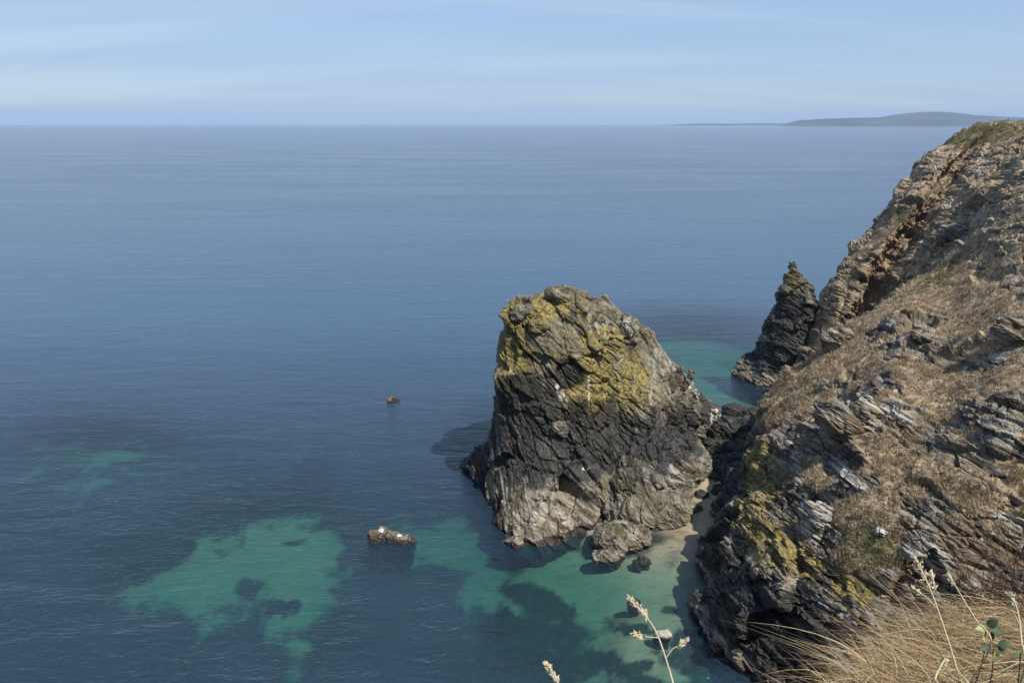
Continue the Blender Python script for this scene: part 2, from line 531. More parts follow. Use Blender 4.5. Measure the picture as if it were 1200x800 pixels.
def finish_rock(name, G, closed, mat, tone, attrs, parent=None):
    base = {'tone': tone}
    for a in ('lichen', 'wet_dark', 'pale', 'barn', 'weed', 'grass', 'green', 'white', 'streak'):
        base[a] = attrs.get(a, np.zeros(G.shape[:2]))
    remember(G)
    return mesh_from(name, G.reshape(-1, 3), grid_faces(G.shape[0], G.shape[1], closed), mat, False, base, parent)

def W3(*a): return a
# ------------------------------------------------------------------ the near cliff
A_cols = [
    # far side of the point, hidden, then the point itself, then along the cliff towards the viewer
    dict(w=[(48.5, 124, 0), (48, 123, 3), (48.5, 122, 6), (49, 121, 9), (49.5, 120, 12), (50, 118.5, 14.5), (50, 116, 17)]),
    dict(w=[(40, 115, 0), (40.2, 114.5, 2.5), (40.4, 114, 5), (40.5, 113, 7.5), (40.6, 112, 9.5), (40.6, 110.5, 11.5), (40.2, 108.5, 12.5)]),
    dict(z=[(858, 572, 0), (864, 560, 2), (872, 546, 4), (879, 528, 6.5), (885, 510, 8.5), (890, 491, 10.5)], c=(895, 476, 103)),
    dict(z=[(824, 636, 0), (836, 615, 2.5), (854, 595, 5), (873, 570, 7.5), (889, 538, 10), (901, 500, 12.5)], c=(918, 447, 104)),
    dict(z=[(820, 690, 0), (841, 662, 3.5), (864, 632, 7), (884, 600, 10), (908, 560, 12.5), (930, 500, 15.5)], c=(960, 407, 104.5)),
    dict(z=[(822, 735, 0), (848, 708, 3.5), (885, 668, 8), (925, 625, 11.5), (958, 570, 15), (985, 495, 18.5)], c=(1000, 378, 105)),
    dict(z=[(850, 770, 0), (885, 742, 3.5), (930, 700, 8.5), (980, 645, 13), (1020, 575, 17), (1045, 450, 23.5)], c=(1060, 338, 109)),
    dict(z=[(888, 800, 0), (925, 775, 3.5), (980, 730, 8), (1040, 665, 13), (1085, 580, 18), (1110, 440, 24.5)], c=(1113, 306, 113)),
    dict(z=[(930, 825, 0), (975, 800, 3.5), (1040, 755, 8.5), (1110, 680, 13.3), (1155, 585, 19), (1168, 430, 27)], c=(1166, 236, 120)),
    dict(z=[(985, 855, 0), (1040, 825, 3.5), (1110, 780, 8.3), (1190, 690, 13.5), (1230, 585, 19.5), (1225, 420, 28.5)], c=(1215, 166, 126)),
    dict(z=[(1060, 895, 0), (1120, 860, 4), (1200, 800, 10), (1290, 700, 14.2), (1330, 590, 20.5), (1310, 410, 30)], c=(1300, 150, 128)),
    dict(z=[(1180, 950, 0), (1250, 910, 4), (1340, 840, 11), (1430, 720, 15.5), (1470, 600, 23), (1440, 400, 33)], c=(1420, 150, 125)),
]
back = [  # from the crest on: two rows behind it, per column
    ((3, 3, -9), (5, 8, -26)), ((3, 3, -8), (6, 7, -20)), ((4, 6, -6), (8, 12, -18)), ((3, 7, -6), (7, 14, -22)),
    ((3, 7, -7), (7, 13, -26)), ((4, 7, -7), (8, 13, -30)), ((4, 7, -6), (9, 13, -32)), ((5, 7, -4), (10, 13, -26)),
    ((8, 8, 0), (22, 18, -3)), ((12, 10, .3), (50, 40, .6)), ((14, 12, 0.3), (60, 45, .6)), ((16, 12, 0.3), (66, 50, 0.5))]
net = []
cols = []
for c, bk in zip(A_cols, back):
    rows = list(c['w']) if 'w' in c else [pt_z(*q) for q in c['z']] + [pt_y(*c['c'])]
    foot = np.array(rows[0]); inn = np.array(rows[1]) - foot
    out = -np.array([inn[0], inn[1], 0]); out = out / (np.linalg.norm(out) + 1e-6) * -0.9
    rows = [tuple(foot + out + np.array([0, 0, -5.0]))] + rows
    top = np.array(rows[-1])
    rows += [tuple(top + np.array(b)) for b in bk]
    cols.append(rows)
net = [[cols[c][r] for c in range(len(cols))] for r in range(len(cols[0]))]
G = loft(net, 780, 740, wu=[.12, .35, 1.0, 1.0, .95, .95, 1.0, 1.0, .9, .45, .12],
         wv=[.3, .75, .9, 1.0, 1.05, 1.35, 2.6, .35, .12])
PX, PY, PD = to_px(G)
wob = 26 * fbm(G / 5.0 + 3, 4)
turf_polys = [
    [(872, 470), (905, 450), (985, 390), (1060, 335), (1113, 303), (1150, 318), (1185, 345), (1180, 395), (1140, 405), (1100, 372), (1060, 372), (1020, 392), (1012, 415), (1050, 428), (1025, 445), (1000, 440), (975, 470), (950, 492), (905, 500), (880, 500)],
    [(1042, 432), (1090, 418), (1135, 430), (1210, 425), (1215, 470), (1160, 472), (1120, 470), (1098, 485), (1075, 465)],
    [(1000, 505), (1030, 512), (1060, 525), (1100, 545), (1140, 548), (1150, 580), (1155, 615), (1135, 610), (1115, 582), (1075, 565), (1040, 548), (1010, 535)],
    [(965, 598), (1000, 578), (1045, 575), (1052, 600), (1062, 640), (1066, 668), (1030, 672), (1000, 672), (975, 650), (985, 625)],
    [(1165, 540), (1220, 530), (1220, 590), (1185, 580)],
    [(930, 530), (958, 528), (975, 570), (950, 575)],
    [(1180, 168), (1290, 160), (1290, 190), (1185, 182)],
]
tf = np.max([in_poly(PX, PY, p) for p in turf_polys], axis=0) + wob
onsc = (PX > -100) & (PX < 1330) & (PY < 830)
led_n = fbm(G / 4.2 + 37, 4)
turf = np.maximum(sstep(tf, -6, 8), .8 * sstep(led_n, .03, .22) * sstep(PX, 930, 1000) * sstep(G[..., 2], 14, 19)) * onsc
turf = np.maximum(turf, sstep(PX, 1260, 1320) * sstep(G[..., 2], 20, 26))
back_m = np.zeros(G.shape[:2]); back_m[int(G.shape[0] * .962):] = 1
turf = np.maximum(turf, back_m * sstep(G[..., 2], 30, 40))
amp = 0.85 - 0.20 * sstep(G[..., 2], 14, 26)
FR_A = frame(STRATA)
G, tone = sculpt(G, False, amp, FR_A, 1.0, turf, seed=3, big=0.8)
G = G + normals(G, False) * (turf * 0.28 * fbm(G / 0.9, 4))[..., None]
PX, PY, PD = to_px(G)
nz = fbm(G / 3.0 + 70, 4)
Z = G[..., 2]
a = {}
a['grass'] = np.clip(np.maximum(turf, .52 * sstep(Z + 3 * nz, 24, 31)), 0, 1)
a['green'] = np.clip(px_blob(PX, PY, [(1020, 640, 50, 40, 25), (1100, 325, 50, 14, -35), (1185, 150, 60, 14, 0)]) * .9 + 0.04, 0, .6)
a['wet_dark'] = np.clip(sstep(-Z + 3.5 * nz, -10.5, -5.0) * sstep(PX, 1010, 930) + np.clip(0.9 * px_blob(PX, PY, [(930, 720, 90, 45, 20)]), 0, 1), 0, 1)  # low dark band, plus one darker patch on the lower cliff
a['lichen'] = np.clip(px_blob(PX, PY, [(885, 590, 30, 62, 20), (905, 640, 40, 40, 0), (885, 540, 30, 40, 0), (940, 660, 45, 25, 20), (1000, 690, 40, 22, 30)]) * 1.3 + 0.12, 0, 0.75)
a['pale'] = np.clip(px_blob(PX, PY, [(955, 620, 26, 40, -10), (975, 720, 75, 24, 38), (1090, 650, 60, 32, 25), (1140, 690, 60, 26, 15), (935, 545, 18, 55, -12), (1040, 480, 70, 14, 32),
      (1000, 560, 60, 16, 38), (1185, 610, 40, 26, 25), (1190, 395, 26, 40, 20), (1015, 492, 34, 24, 30)]) * 1.1, 0, .8)
a['barn'] = np.clip(sstep(-Z + 1.2 * nz, -2.2, -0.8), 0, 1) * 0.75
a['weed'] = np.clip(sstep(-Z + 0.6 * nz, -0.9, -0.3), 0, 1)
a['white'] = np.clip(px_blob(PX, PY, [(1031, 622, 12, 9, -40), (1051, 645, 6, 7, 0)]) * 2, 0, 1) * 0
cliff = finish_rock('cliff', G, False, M_CLIFF, tone, a)
tag(cliff, 'slate sea cliff with dry brown turf slopes descending to the cove', kind='structure')
A_G, A_turf, A_N = G, turf, normals(G, False)
A_green = a['green']

# ------------------------------------------------------------------ the farther headland
B_cols = [
    dict(w=[(88, 196, 0), (90, 195, 8), (92, 194, 16), (95, 194, 24), (98, 194, 30), (103, 196, 34), (112, 198, 39), (122, 204, 43)]),
    dict(w=[(60, 160, 0), (62, 160, 6), (66, 161, 13), (70, 162, 20), (72, 163, 24), (80, 168, 31), (92, 180, 39), (106, 196, 44)]),
    dict(y=[(897, 462, 142), (915, 440, 143), (945, 400, 145), (970, 357, 147), (988, 327, 149), (1040, 257, 157), (1085, 189, 168), (1136, 151, 180)]),
    dict(y=[(905, 470, 138), (935, 445, 138.5), (965, 405, 139.5), (990, 365, 140.5), (1012, 318, 143), (1058, 260, 149), (1108, 195, 160), (1158, 149.5, 172)]),
    dict(y=[(940, 455, 145), (963, 430, 145.5), (988, 402, 146), (1008, 360, 148), (1030, 312, 151), (1068, 266, 156), (1115, 203, 165), (1166, 148.5, 174)]),
    dict(y=[(1000, 430, 133), (1030, 400, 132), (1060, 370, 131), (1090, 330, 131), (1120, 285, 133), (1146, 236, 138), (1176, 188, 149), (1210, 147.5, 166)]),
    dict(y=[(1050, 425, 124), (1085, 395, 123), (1110, 365, 122), (1140, 325, 123), (1170, 285, 125), (1200, 235, 129), (1225, 185, 140), (1260, 147, 160)]),
    dict(y=[(1120, 420, 124), (1155, 390, 123), (1190, 360, 122), (1220, 320, 123), (1260, 280, 125), (1290, 235, 129), (1310, 185, 140), (1340, 147, 160)]),
]
cols = []
for i, c in enumerate(B_cols):
    rows = list(c['w']) if 'w' in c else [pt_y(*q) for q in c['y']]
    f = np.array(rows[0])
    rows = [tuple(f + np.array([-2.0, -1.0, -6 - max(f[2], 0)]))] + rows
    t = np.array(rows[-1])
    rows += [tuple(t + np.array([12, 12, .5])), tuple(t + np.array([64, 60, .8]))]
    cols.append(rows)
net = [[cols[c][r] for c in range(len(cols))] for r in range(len(cols[0]))]
G = loft(net, 330, 420, wu=[.15, .3, .8, .8, 1.0, 1.0, .3], wv=[.3, .7, .9, 1, 1, 1.3, 1.2, 1, .35, .2])
PX, PY, PD = to_px(G)
wob = 14 * fbm(G / 6.0 + 13, 4)
turf_polys = [
    [(1130, 140), (1300, 130), (1300, 156), (1200, 160), (1160, 172), (1120, 176), (1110, 160)],
    [(1045, 258), (1085, 222), (1112, 205), (1108, 218), (1070, 250), (1035, 280), (1010, 300), (995, 318), (985, 325)],
    [(930, 440), (960, 400), (975, 370), (972, 400), (960, 440)],
]
tf = np.max([in_poly(PX, PY, p) for p in turf_polys], axis=0) + wob
turf = sstep(tf, -5, 6)
turf[int(G.shape[0] * .93):] = 1
G, tone = sculpt(G, False, 0.62, FR_A, 1.15, turf, seed=9, big=0.9)
bush = sstep(fbm(G / 2.2 + 9, 3), -.1, .35)
G = G + normals(G, False) * (turf * (0.35 * fbm(G / 1.2, 3) + 0.5 * bush * sstep(G[..., 2], 46, 48)))[..., None]
PX, PY, PD = to_px(G)
nz = fbm(G / 3.0 + 70, 4)
Z = G[..., 2]
a = {}
a['grass'] = np.clip(np.maximum(turf, 0.50 * sstep(Z, 8, 16)), 0, 1)
a['green'] = np.clip(np.maximum(px_blob(PX, PY, [(1150, 158, 70, 16, -8), (1070, 240, 40, 12, -40), (1000, 325, 22, 26, 0)]) * 1.5, 0.3 * sstep(Z, 45, 48)), 0, .6)
a['wet_dark'] = np.clip(sstep(-Z + 2 * nz, -6.5, -3.5), 0, 1)
a['pale'] = np.clip(px_blob(PX, PY, [(1100, 195, 14, 10, 0), (1150, 190, 22, 34, 0), (1112, 235, 16, 18, 0)]) * 1.1, 0, .7)
a['lichen'] = np.clip(px_blob(PX, PY, [(1012, 320, 26, 28, 0)]) * .7, 0, .5)
a['barn'] = np.clip(sstep(-Z + nz, -2.0, -0.6), 0, 1) * 0.8
headland = finish_rock('headland', G, False, M_HEAD, tone, a)
tag(headland, 'steep brown headland rising behind the near cliff', kind='structure')
B_G, B_turf, B_N = G, turf, normals(G, False)
a_green_B = a['green']

# ------------------------------------------------------------------ the sea stack
lv = [
    [pt_z(576, 592), pt_z(598, 632), pt_z(655, 638), pt_z(700, 612), pt_z(742, 578), pt_z(795, 545), pt_z(842, 499)],
    [pt_y(580, 562, 97.5), pt_y(607, 594, 89.5), pt_y(660, 600, 89.5), pt_y(705, 575, 94), pt_y(747, 545, 98.5), pt_y(800, 512, 107), pt_y(841, 484, 117)],
    [pt_y(589, 520, 99.5), pt_y(622, 540, 95), pt_y(665, 540, 95), pt_y(712, 525, 98.5), pt_y(757, 503, 102), pt_y(798, 477, 109), pt_y(820, 466, 116)],
    [pt_y(586, 478, 100), pt_y(628, 490, 97), pt_y(670, 490, 98), pt_y(717, 478, 101), pt_y(757, 454, 105), pt_y(782, 440, 110), pt_y(793, 431, 115)],
    [pt_y(585, 430, 100.5), pt_y(624, 440, 98.5), pt_y(670, 440, 99.5), pt_y(717, 428, 102.5), pt_y(748, 412, 107), pt_y(764, 404, 110.5), pt_y(769, 401, 114)],
    [pt_y(589, 385, 101), pt_y(624, 393, 99.8), pt_y(668, 393, 100.8), pt_y(713, 388, 103.8), pt_y(735, 381, 107), pt_y(745, 380, 110), pt_y(750, 381, 113)],
    [pt_y(594, 357, 101.6), pt_y(624, 364, 101.4), pt_y(660, 364, 102.8), pt_y(692, 362, 105.5), pt_y(708, 361, 108), pt_y(716, 362, 110), pt_y(720, 363, 112)],
    [pt_y(606, 350, 104), pt_y(628, 348, 104.2), pt_y(653, 343, 105.8), pt_y(674, 347, 107.2), pt_y(684, 351, 108.5), pt_y(688, 352, 110), pt_y(690, 353, 111)],
]
bk0 = np.array([(34, 123, 0), (24, 129, 0), (10, 128, 0), (-2, 116, 0), (-4, 106, 0.0)])
bk1 = np.array([(11.5, 112, 0), (10, 113, 0), (7, 112, 0), (2.5, 109.5, 0), (1, 107, 0.0)])
net = []
for i, row in enumerate(lv):
    z = float(np.mean([q[2] for q in row]))
    t = min(1, z / 28.5) ** 1.15
    b = bk0 * (1 - t) + bk1 * t
    # behind, each level lies at the height of the front's two ends
    b[:, 2] = np.linspace(row[-1][2], row[0][2], 7)[1:-1]
    net.append(list(row) + [tuple(q) for q in b])
ctr = np.mean(np.array(net[0]), axis=0)
net.insert(0, [tuple(np.array(q) + (np.array(q) - ctr) * np.array([-.10, -.10, 0]) + np.array([0, 0, -6])) for q in net[0]])
top = np.mean(np.array(net[-1]), axis=0)
net.append([tuple(top * .6 + np.array(q) * .4 + np.array([0, 0, .35])) for q in net[-1]])
net.append([tuple(top + np.array([0, 0, .4])) for q in net[-1]])
G = loft(net, 680, 410, wu=[.9, 1, 1, 1, 1, .8, .22, .22, .22, .22, .22, .25], wv=[.35, .8, 1.1, 1.1, 1.1, 1, .8, .55, .3, .2], closed=True)
PX, PY, PD = to_px(G)
if normals(G, True).reshape(-1, 3)[0] @ (G.reshape(-1, 3)[0] - ctr) < 0:
    print('stack normals inward')
FR_S = frame((0.72, -0.30, 0.62))
ampS = 0.74 + 0 * PX
# smooth streaked wall on the right stays flatter
wall = sstep(px_blob(PX, PY, [(765, 430, 42, 45, 0)]), 0.0, 0.5) * (G[..., 1] < 115)
G, tone = sculpt(G, True, ampS * (1 - .55 * wall), FR_S, 1.0, None, seed=21, big=0.75)
PX, PY, PD = to_px(G)
Z = G[..., 2]
nz = fbm(G / 3.0 + 40, 4)
a = {}
dark_line = 17.5 - 0.044 * np.clip(PX - 600, 0, 200) + 5.0 * nz
a['wet_dark'] = np.clip(sstep(dark_line - Z, -4.5, 5.0) * (.95 - .10 * sstep(PX, 720, 790)) + np.clip(px_blob(PX, PY, [(612, 468, 24, 44, 10), (668, 436, 26, 24, 20)]) * 1.3, 0, 1), 0, 1) * (0.25 + 0.75 * sstep(Z + 2 * nz, 4.0, 6.0))  # tidal band, plus two darker patches on the left and middle face
a['lichen'] = np.clip(np.maximum(px_blob(PX, PY, [(598, 400, 22, 85, 0), (610, 445, 22, 30, 0), (705, 425, 34, 55, -15), (712, 400, 30, 26, 0), (628, 382, 24, 16, 0), (700, 470, 60, 45, 0), (640, 360, 40, 18, 0), (745, 480, 40, 40, 0), (735, 440, 34, 50, -15)]) * 2.0, 0.36) + .06, 0, 0.9) * sstep(Z + 4 * nz, 7, 13)
a['pale'] = np.clip(px_blob(PX, PY, [(640, 515, 22, 22, 0), (775, 550, 50, 26, 28), (650, 610, 70, 24, 10), (650, 470, 14, 20, 0)]) * 0.9, 0, .6)
a['white'] = .8 * np.clip(px_blob(PX, PY, [(655, 460, 6, 18, -12), (690, 455, 3, 26, 0), (735, 390, 26, 3, 45), (838, 487, 12, 14, 20), (686, 549, 8, 5, 0), (812, 455, 14, 6, 50), (660, 462, 3, 14, -25), (702, 395, 5, 12, -20)]) * 1.8, 0, .85)
a['barn'] = np.clip(sstep(-Z + 1.6 * nz, -3.8, -1.6), 0, 1) * 0.68 * sstep(PX, 585, 610)
a['weed'] = np.clip(np.maximum(sstep(-Z + 0.8 * nz, -0.9, -0.3), px_blob(PX, PY, [(583, 597, 12, 16, 0)]) * 1.5), 0, 1)
a['streak'] = np.clip(px_blob(PX, PY, [(765, 430, 60, 70, 0), (725, 390, 60, 40, 30)]) * 2, 0, 1)
stack = finish_rock('sea_stack', G, True, M_STACK, tone, a)
tag(stack, 'tall rock stack with yellow lichen and dark base standing in the cove', 'sea stack')
S_G = G

# ------------------------------------------------------------------ the pinnacle behind the point
def ring(z, pl, pr, Y, depth, z_off=0.0):
    """a level of an upright rock between two photo columns at distance Y"""
    xl, xr = pt_y(pl, 400, Y)[0], pt_y(pr, 400, Y)[0]
    d = Y * cp + (CAM_H - z) * sp
    xl, xr = d * (pl - 600) / F, d * (pr - 600) / F
    cx, rx = (xl + xr) / 2, (xr - xl) / 2
    return [(cx - rx * math.cos(t), Y - depth * math.sin(t), z + z_off * math.cos(t)) for t in np.linspace(0, 2 * math.pi, 11)[:-1]]
def spire(name, levels, nu, nv, mat, fr, scale, seed, amp=0.8, attr_fn=None, big=0.7):
    net = [ring(*q) for q in levels]
    tp = np.mean(np.array(net[-1]), axis=0)
    net.append([tuple(tp + np.array([0, 0, .2 * scale])) for _ in net[-1]])
    G = loft(net, nu, nv, wu=[1, 1, 1, 1, 1, .4, .4, .4, .4, .4], closed=True)
    G, tone = sculpt(G, True, amp, fr, scale, None, seed=seed, big=big)
    a = attr_fn(G, *to_px(G)[:2]) if attr_fn else {}
    return finish_rock(name, G, True, mat, tone, a)
def pin_attr(G, PX, PY):
    Z = G[..., 2]; nz = fbm(G / 2.5 + 5, 4)
    return {'wet_dark': np.clip(sstep(-Z + 3 * nz, -20, -15), 0, 1) * (0.3 + .7 * sstep(Z, 1.5, 3.5)), 'lichen': np.clip(sstep(Z + 3 * nz, 15, 21) * .5, 0, .45),
            'barn': np.clip(sstep(-Z + 1.2 * nz, -3.5, -1.8), 0, 1) * .8, 'weed': sstep(-Z + .5 * nz, -.6, -.2)}
pin = spire('pinnacle_rock', [(-4, 868, 972, 152, 9), (0, 866, 976, 151, 8.5), (3.5, 882, 968, 150.5, 7), (7, 891, 966, 150, 6), (11, 897, 962, 150, 5), (14.5, 905, 959, 150, 4.2),
                              (17, 911, 954, 150, 3.4), (19.5, 917, 946, 150, 2.6), (22, 922, 937, 150, 1.6), (23.8, 925, 934, 150, 1.0)], 260, 260, M_STACK, FR_A, 0.62, 5, 0.8, pin_attr)
tag(pin, 'pointed dark pinnacle rock standing off the headland foot', 'sea stack')
def low_attr(lo=2.2, hi=4.5, pale=0.0, weedz=.5):
    def f(G, PX, PY):
        Z = G[..., 2]; nz = fbm(G / 2.0 + 5, 4)
        return {'wet_dark': sstep(Z + nz, lo, hi), 'barn': sstep(-Z + nz, -lo - .8, -lo + .4) * .85, 'weed': sstep(-Z + .5 * nz, -weedz - .3, -weedz + .2), 'pale': np.full(Z.shape, pale)}
    return f
led = spire('ledge_rock', [(-3, 858, 925, 151, 5), (0, 861, 920, 151, 4.6), (1.6, 864, 915, 151.5, 4.2), (3.2, 868, 910, 152, 3.2), (4.4, 874, 905, 152, 1.8)], 150, 100, M_STACK, FR_A, 0.6, 15, 0.7, low_attr(3, 4.5))
tag(led, 'low barnacled ledge at the left foot of the dark pinnacle', 'rock')

# low rocks about the stack
r = spire('low_rock', [(-3, 540, 605, 107, 5), (0, 545, 604, 106.5, 4.5), (1.8, 550, 604, 106, 4), (3.4, 560, 603, 105.5, 3), (4.5, 575, 601, 105, 1.6)], 170, 110, M_STACK, FR_S, 0.6, 25, 0.75,
          lambda G, PX, PY: {'wet_dark': np.full(G.shape[:2], .95), 'weed': sstep(-G[..., 2], -.8, -.3)})
tag(r, 'low black rock jutting left from the foot of the stack', 'rock')

def free_rock(name, base, size, rot, nu, nv, scale, seed, mat, attr_fn, fr=FR_A, amp=.7, power=.72, big=.6, root=0):
    """a rock lying on its side: a boxy ellipsoid, turned, then broken up"""
    th = np.linspace(0, 2 * math.pi, nu, endpoint=False); ph = np.linspace(-math.pi / 2 * .86, math.pi / 2 * .995, nv)
    f = lambda x: np.sign(x) * np.abs(x) ** power
    cph, sph = np.cos(ph)[:, None], np.sin(ph)[:, None]
    P = np.stack([f(np.cos(th))[None] * f(cph) * size[0], f(np.sin(th))[None] * f(cph) * size[1], f(sph) * size[2] + 0 * th[None]], -1)
    if root:
        low = np.clip(-P[..., 2:3] / size[2], 0, 1)
        P = P * (1 + np.concatenate([-.30 * low, -.30 * low, (root / size[2] - 1) * (low > 0)], -1))
    M = np.array(Matrix.Rotation(R(rot[2]), 3, 'Z') @ Matrix.Rotation(R(rot[1]), 3, 'Y') @ Matrix.Rotation(R(rot[0]), 3, 'X'))
    G = P @ M.T + np.array(base)
    if fr is None: fr = FR_A
    G, tone = sculpt(G, True, amp, fr, scale, None, seed=seed, big=big)
    a = attr_fn(G, *to_px(G)[:2]) if attr_fn else {}
    o = finish_rock(name, G, True, mat, tone, a)
    return recentre(o)
def z_at(px, py, z): return pt_z(px, py, z)

def outc(G, PX, PY):
    Z = G[..., 2]; nz = fbm(G / 2.5 + 5, 4)
    return {'wet_dark': np.clip(.30 + sstep(Z + 2 * nz, 4.5, 7) * .6, 0, 1), 'barn': sstep(-Z + 1.5 * nz, -4.0, -1.0) * .55, 'pale': np.clip(px_blob(PX, PY, [(785, 548, 45, 25, 28)]) * 1.2, 0, .6),
            'weed': sstep(-Z + .4 * nz, -.3, .1), 'green': 0 * Z}
o = free_rock('slab_outcrop', z_at(772, 558, 2.2), (9.2, 5.0, 4.6), (18, -6, -32 + 90), 260, 170, .8, 44, M_STACK, outc, FR_S, .8)
tag(o, 'broad grey slab outcrop leaning on the right foot of the stack', 'rock')
o = free_rock('slab_outcrop', z_at(757, 598, 0.6), (5.6, 4.6, 2.6), (14, 4, 20), 220, 140, .7, 45, M_STACK, outc, FR_S, .75)
tag(o, 'brown sloping outcrop between the sand inlet and the stack foot', 'rock')
def mossy(G, PX, PY):
    d = outc(G, PX, PY); Z = G[..., 2]
    d['lichen'] = np.full(Z.shape, .0); d['grass'] = np.clip(px_blob(PX, PY, [(725, 622, 16, 12, 0)]) * .9, 0, .6); d['green'] = np.ones(Z.shape)
    return d
o = free_rock('rock', z_at(728, 632, 0.2), (3.4, 2.6, 2.0), (5, 0, 25), 150, 100, .5, 46, M_STACK, mossy, FR_S, .8, root=2)
tag(o, 'weed-greened rock at the tip of the front outcrop in shallow water', 'rock')
o = free_rock('rock', z_at(714, 651, 0.1), (1.9, 1.2, .75), (0, 0, 15), 100, 70, .35, 47, M_STACK, lambda G, PX, PY: {'pale': np.full(G.shape[:2], .35), 'weed': sstep(-G[..., 2], -.35, -.1)}, FR_S, .8, root=2.2)
tag(o, 'small pale-flecked rock in the green shallows before the outcrop', 'rock')
o = free_rock('rock', z_at(752, 659, -0.15), (1.2, .8, .4), (0, 0, 5), 70, 50, .3, 48, M_STACK, lambda G, PX, PY: {'wet_dark': np.ones(G.shape[:2])}, FR_S, .8, root=1.6)
tag(o, 'dark half drowned stone just off the sand in the shallows', 'rock')
# rocks awash to the left
def birdy(spots=((0, 0, 1, 1, 0),)):
    def f(G, PX, PY):
        Z = G[..., 2]
        return {'white': np.clip(px_blob(PX, PY, spots) * 2, 0, 1), 'barn': np.full(Z.shape, .22), 'wet_dark': np.full(Z.shape, .25), 'weed': np.maximum(sstep(-Z, -.7, -.25), .36)}
    return f
o = free_rock('rock', z_at(444, 630, -0.2), (1.35, 1.25, 1.15), (0, 0, 10), 110, 80, .38, 51, M_STACK, birdy([(447, 621, 5, 4, 0), (457, 625, 4, 3, 0)]), FR_S, .9, root=6)
tag(o, 'bird-limed reddish rock, left of the close pair awash in open water', 'rock')
o = free_rock('rock', z_at(471, 634, -0.3), (1.85, 1.0, .95), (0, 10, -16), 110, 80, .38, 52, M_STACK, birdy([(468, 627, 4, 3, 0)]), FR_S, .9, root=6)
tag(o, 'longer brown rock, right of the close pair awash in open water', 'rock')
o = free_rock('rock', z_at(461, 472, -0.35), (1.1, .9, .62), (0, 0, 10), 70, 50, .38, 53, M_STACK, birdy(), FR_S, .9, root=8)
tag(o, 'lone dark rock tip far out, left of the stack', 'rock')
o = free_rock('rock', z_at(776, 745, -0.1), (.95, .55, .5), (0, 0, -10), 80, 60, .25, 54, M_STACK, lambda G, PX, PY: {'pale': sstep(G[..., 2], .12, .25) * .9, 'wet_dark': 1 - sstep(G[..., 2], .05, .2)}, FR_S, .7, root=3)
tag(o, 'tan-topped stone just breaking the shallows behind the grass stem', 'rock')
o = free_rock('rock', z_at(743, 706, -0.35), (.8, .5, .4), (0, 0, 0), 60, 40, .25, 55, M_STACK, lambda G, PX, PY: {'wet_dark': np.ones(G.shape[:2])}, FR_S, .7, root=2.5)
tag(o, 'dark drowned stone under the pale seed head', 'rock')

# boulders that block the gap between stack and cliff
dark = lambda G, PX, PY: {'wet_dark': np.full(G.shape[:2], .75)}
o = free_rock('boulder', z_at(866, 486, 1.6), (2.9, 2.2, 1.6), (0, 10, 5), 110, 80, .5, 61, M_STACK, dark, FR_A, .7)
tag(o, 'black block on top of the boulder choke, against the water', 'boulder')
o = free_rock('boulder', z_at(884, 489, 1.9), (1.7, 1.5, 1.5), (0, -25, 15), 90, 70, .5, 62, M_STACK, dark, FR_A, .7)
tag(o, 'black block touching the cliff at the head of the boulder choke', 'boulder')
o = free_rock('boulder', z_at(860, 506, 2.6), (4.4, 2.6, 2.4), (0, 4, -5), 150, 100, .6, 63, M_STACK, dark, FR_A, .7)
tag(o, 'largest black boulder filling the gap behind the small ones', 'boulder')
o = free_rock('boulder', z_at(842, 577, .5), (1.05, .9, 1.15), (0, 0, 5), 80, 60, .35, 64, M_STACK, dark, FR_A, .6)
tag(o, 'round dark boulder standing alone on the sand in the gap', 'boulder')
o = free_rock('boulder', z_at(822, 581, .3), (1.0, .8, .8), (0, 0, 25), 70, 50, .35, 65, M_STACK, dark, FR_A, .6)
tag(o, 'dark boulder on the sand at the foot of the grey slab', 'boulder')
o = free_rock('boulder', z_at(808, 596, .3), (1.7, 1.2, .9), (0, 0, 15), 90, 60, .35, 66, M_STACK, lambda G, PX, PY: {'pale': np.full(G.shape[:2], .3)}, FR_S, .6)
tag(o, 'squat grey boulder at the sand edge below the slab', 'boulder')
protos = []
for s in range(4):
    q = free_rock('boulder', (0, 0, 0), (1.5, 1.0, .62), (0, 0, 0), 60, 40, .4, 70 + s, M_STACK, dark, FR_A, .7)
    SURF.pop(); protos.append(q)
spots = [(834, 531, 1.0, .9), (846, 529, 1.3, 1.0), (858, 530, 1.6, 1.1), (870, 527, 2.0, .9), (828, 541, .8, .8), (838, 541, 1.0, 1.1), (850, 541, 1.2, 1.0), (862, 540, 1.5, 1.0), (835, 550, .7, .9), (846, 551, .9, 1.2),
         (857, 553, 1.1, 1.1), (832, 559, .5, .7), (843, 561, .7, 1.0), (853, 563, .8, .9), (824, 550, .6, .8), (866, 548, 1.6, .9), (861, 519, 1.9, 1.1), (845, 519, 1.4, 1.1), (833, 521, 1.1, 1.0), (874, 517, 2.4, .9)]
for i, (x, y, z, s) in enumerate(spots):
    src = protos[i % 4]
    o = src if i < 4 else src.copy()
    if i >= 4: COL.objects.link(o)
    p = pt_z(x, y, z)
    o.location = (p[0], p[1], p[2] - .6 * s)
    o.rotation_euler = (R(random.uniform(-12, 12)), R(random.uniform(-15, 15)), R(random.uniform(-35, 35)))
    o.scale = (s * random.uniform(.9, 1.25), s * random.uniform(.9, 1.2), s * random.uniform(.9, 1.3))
    tag(o, 'small flat dark boulder in the shaded heap between stack and cliff', 'boulder', 'boulders heaped in the gap')

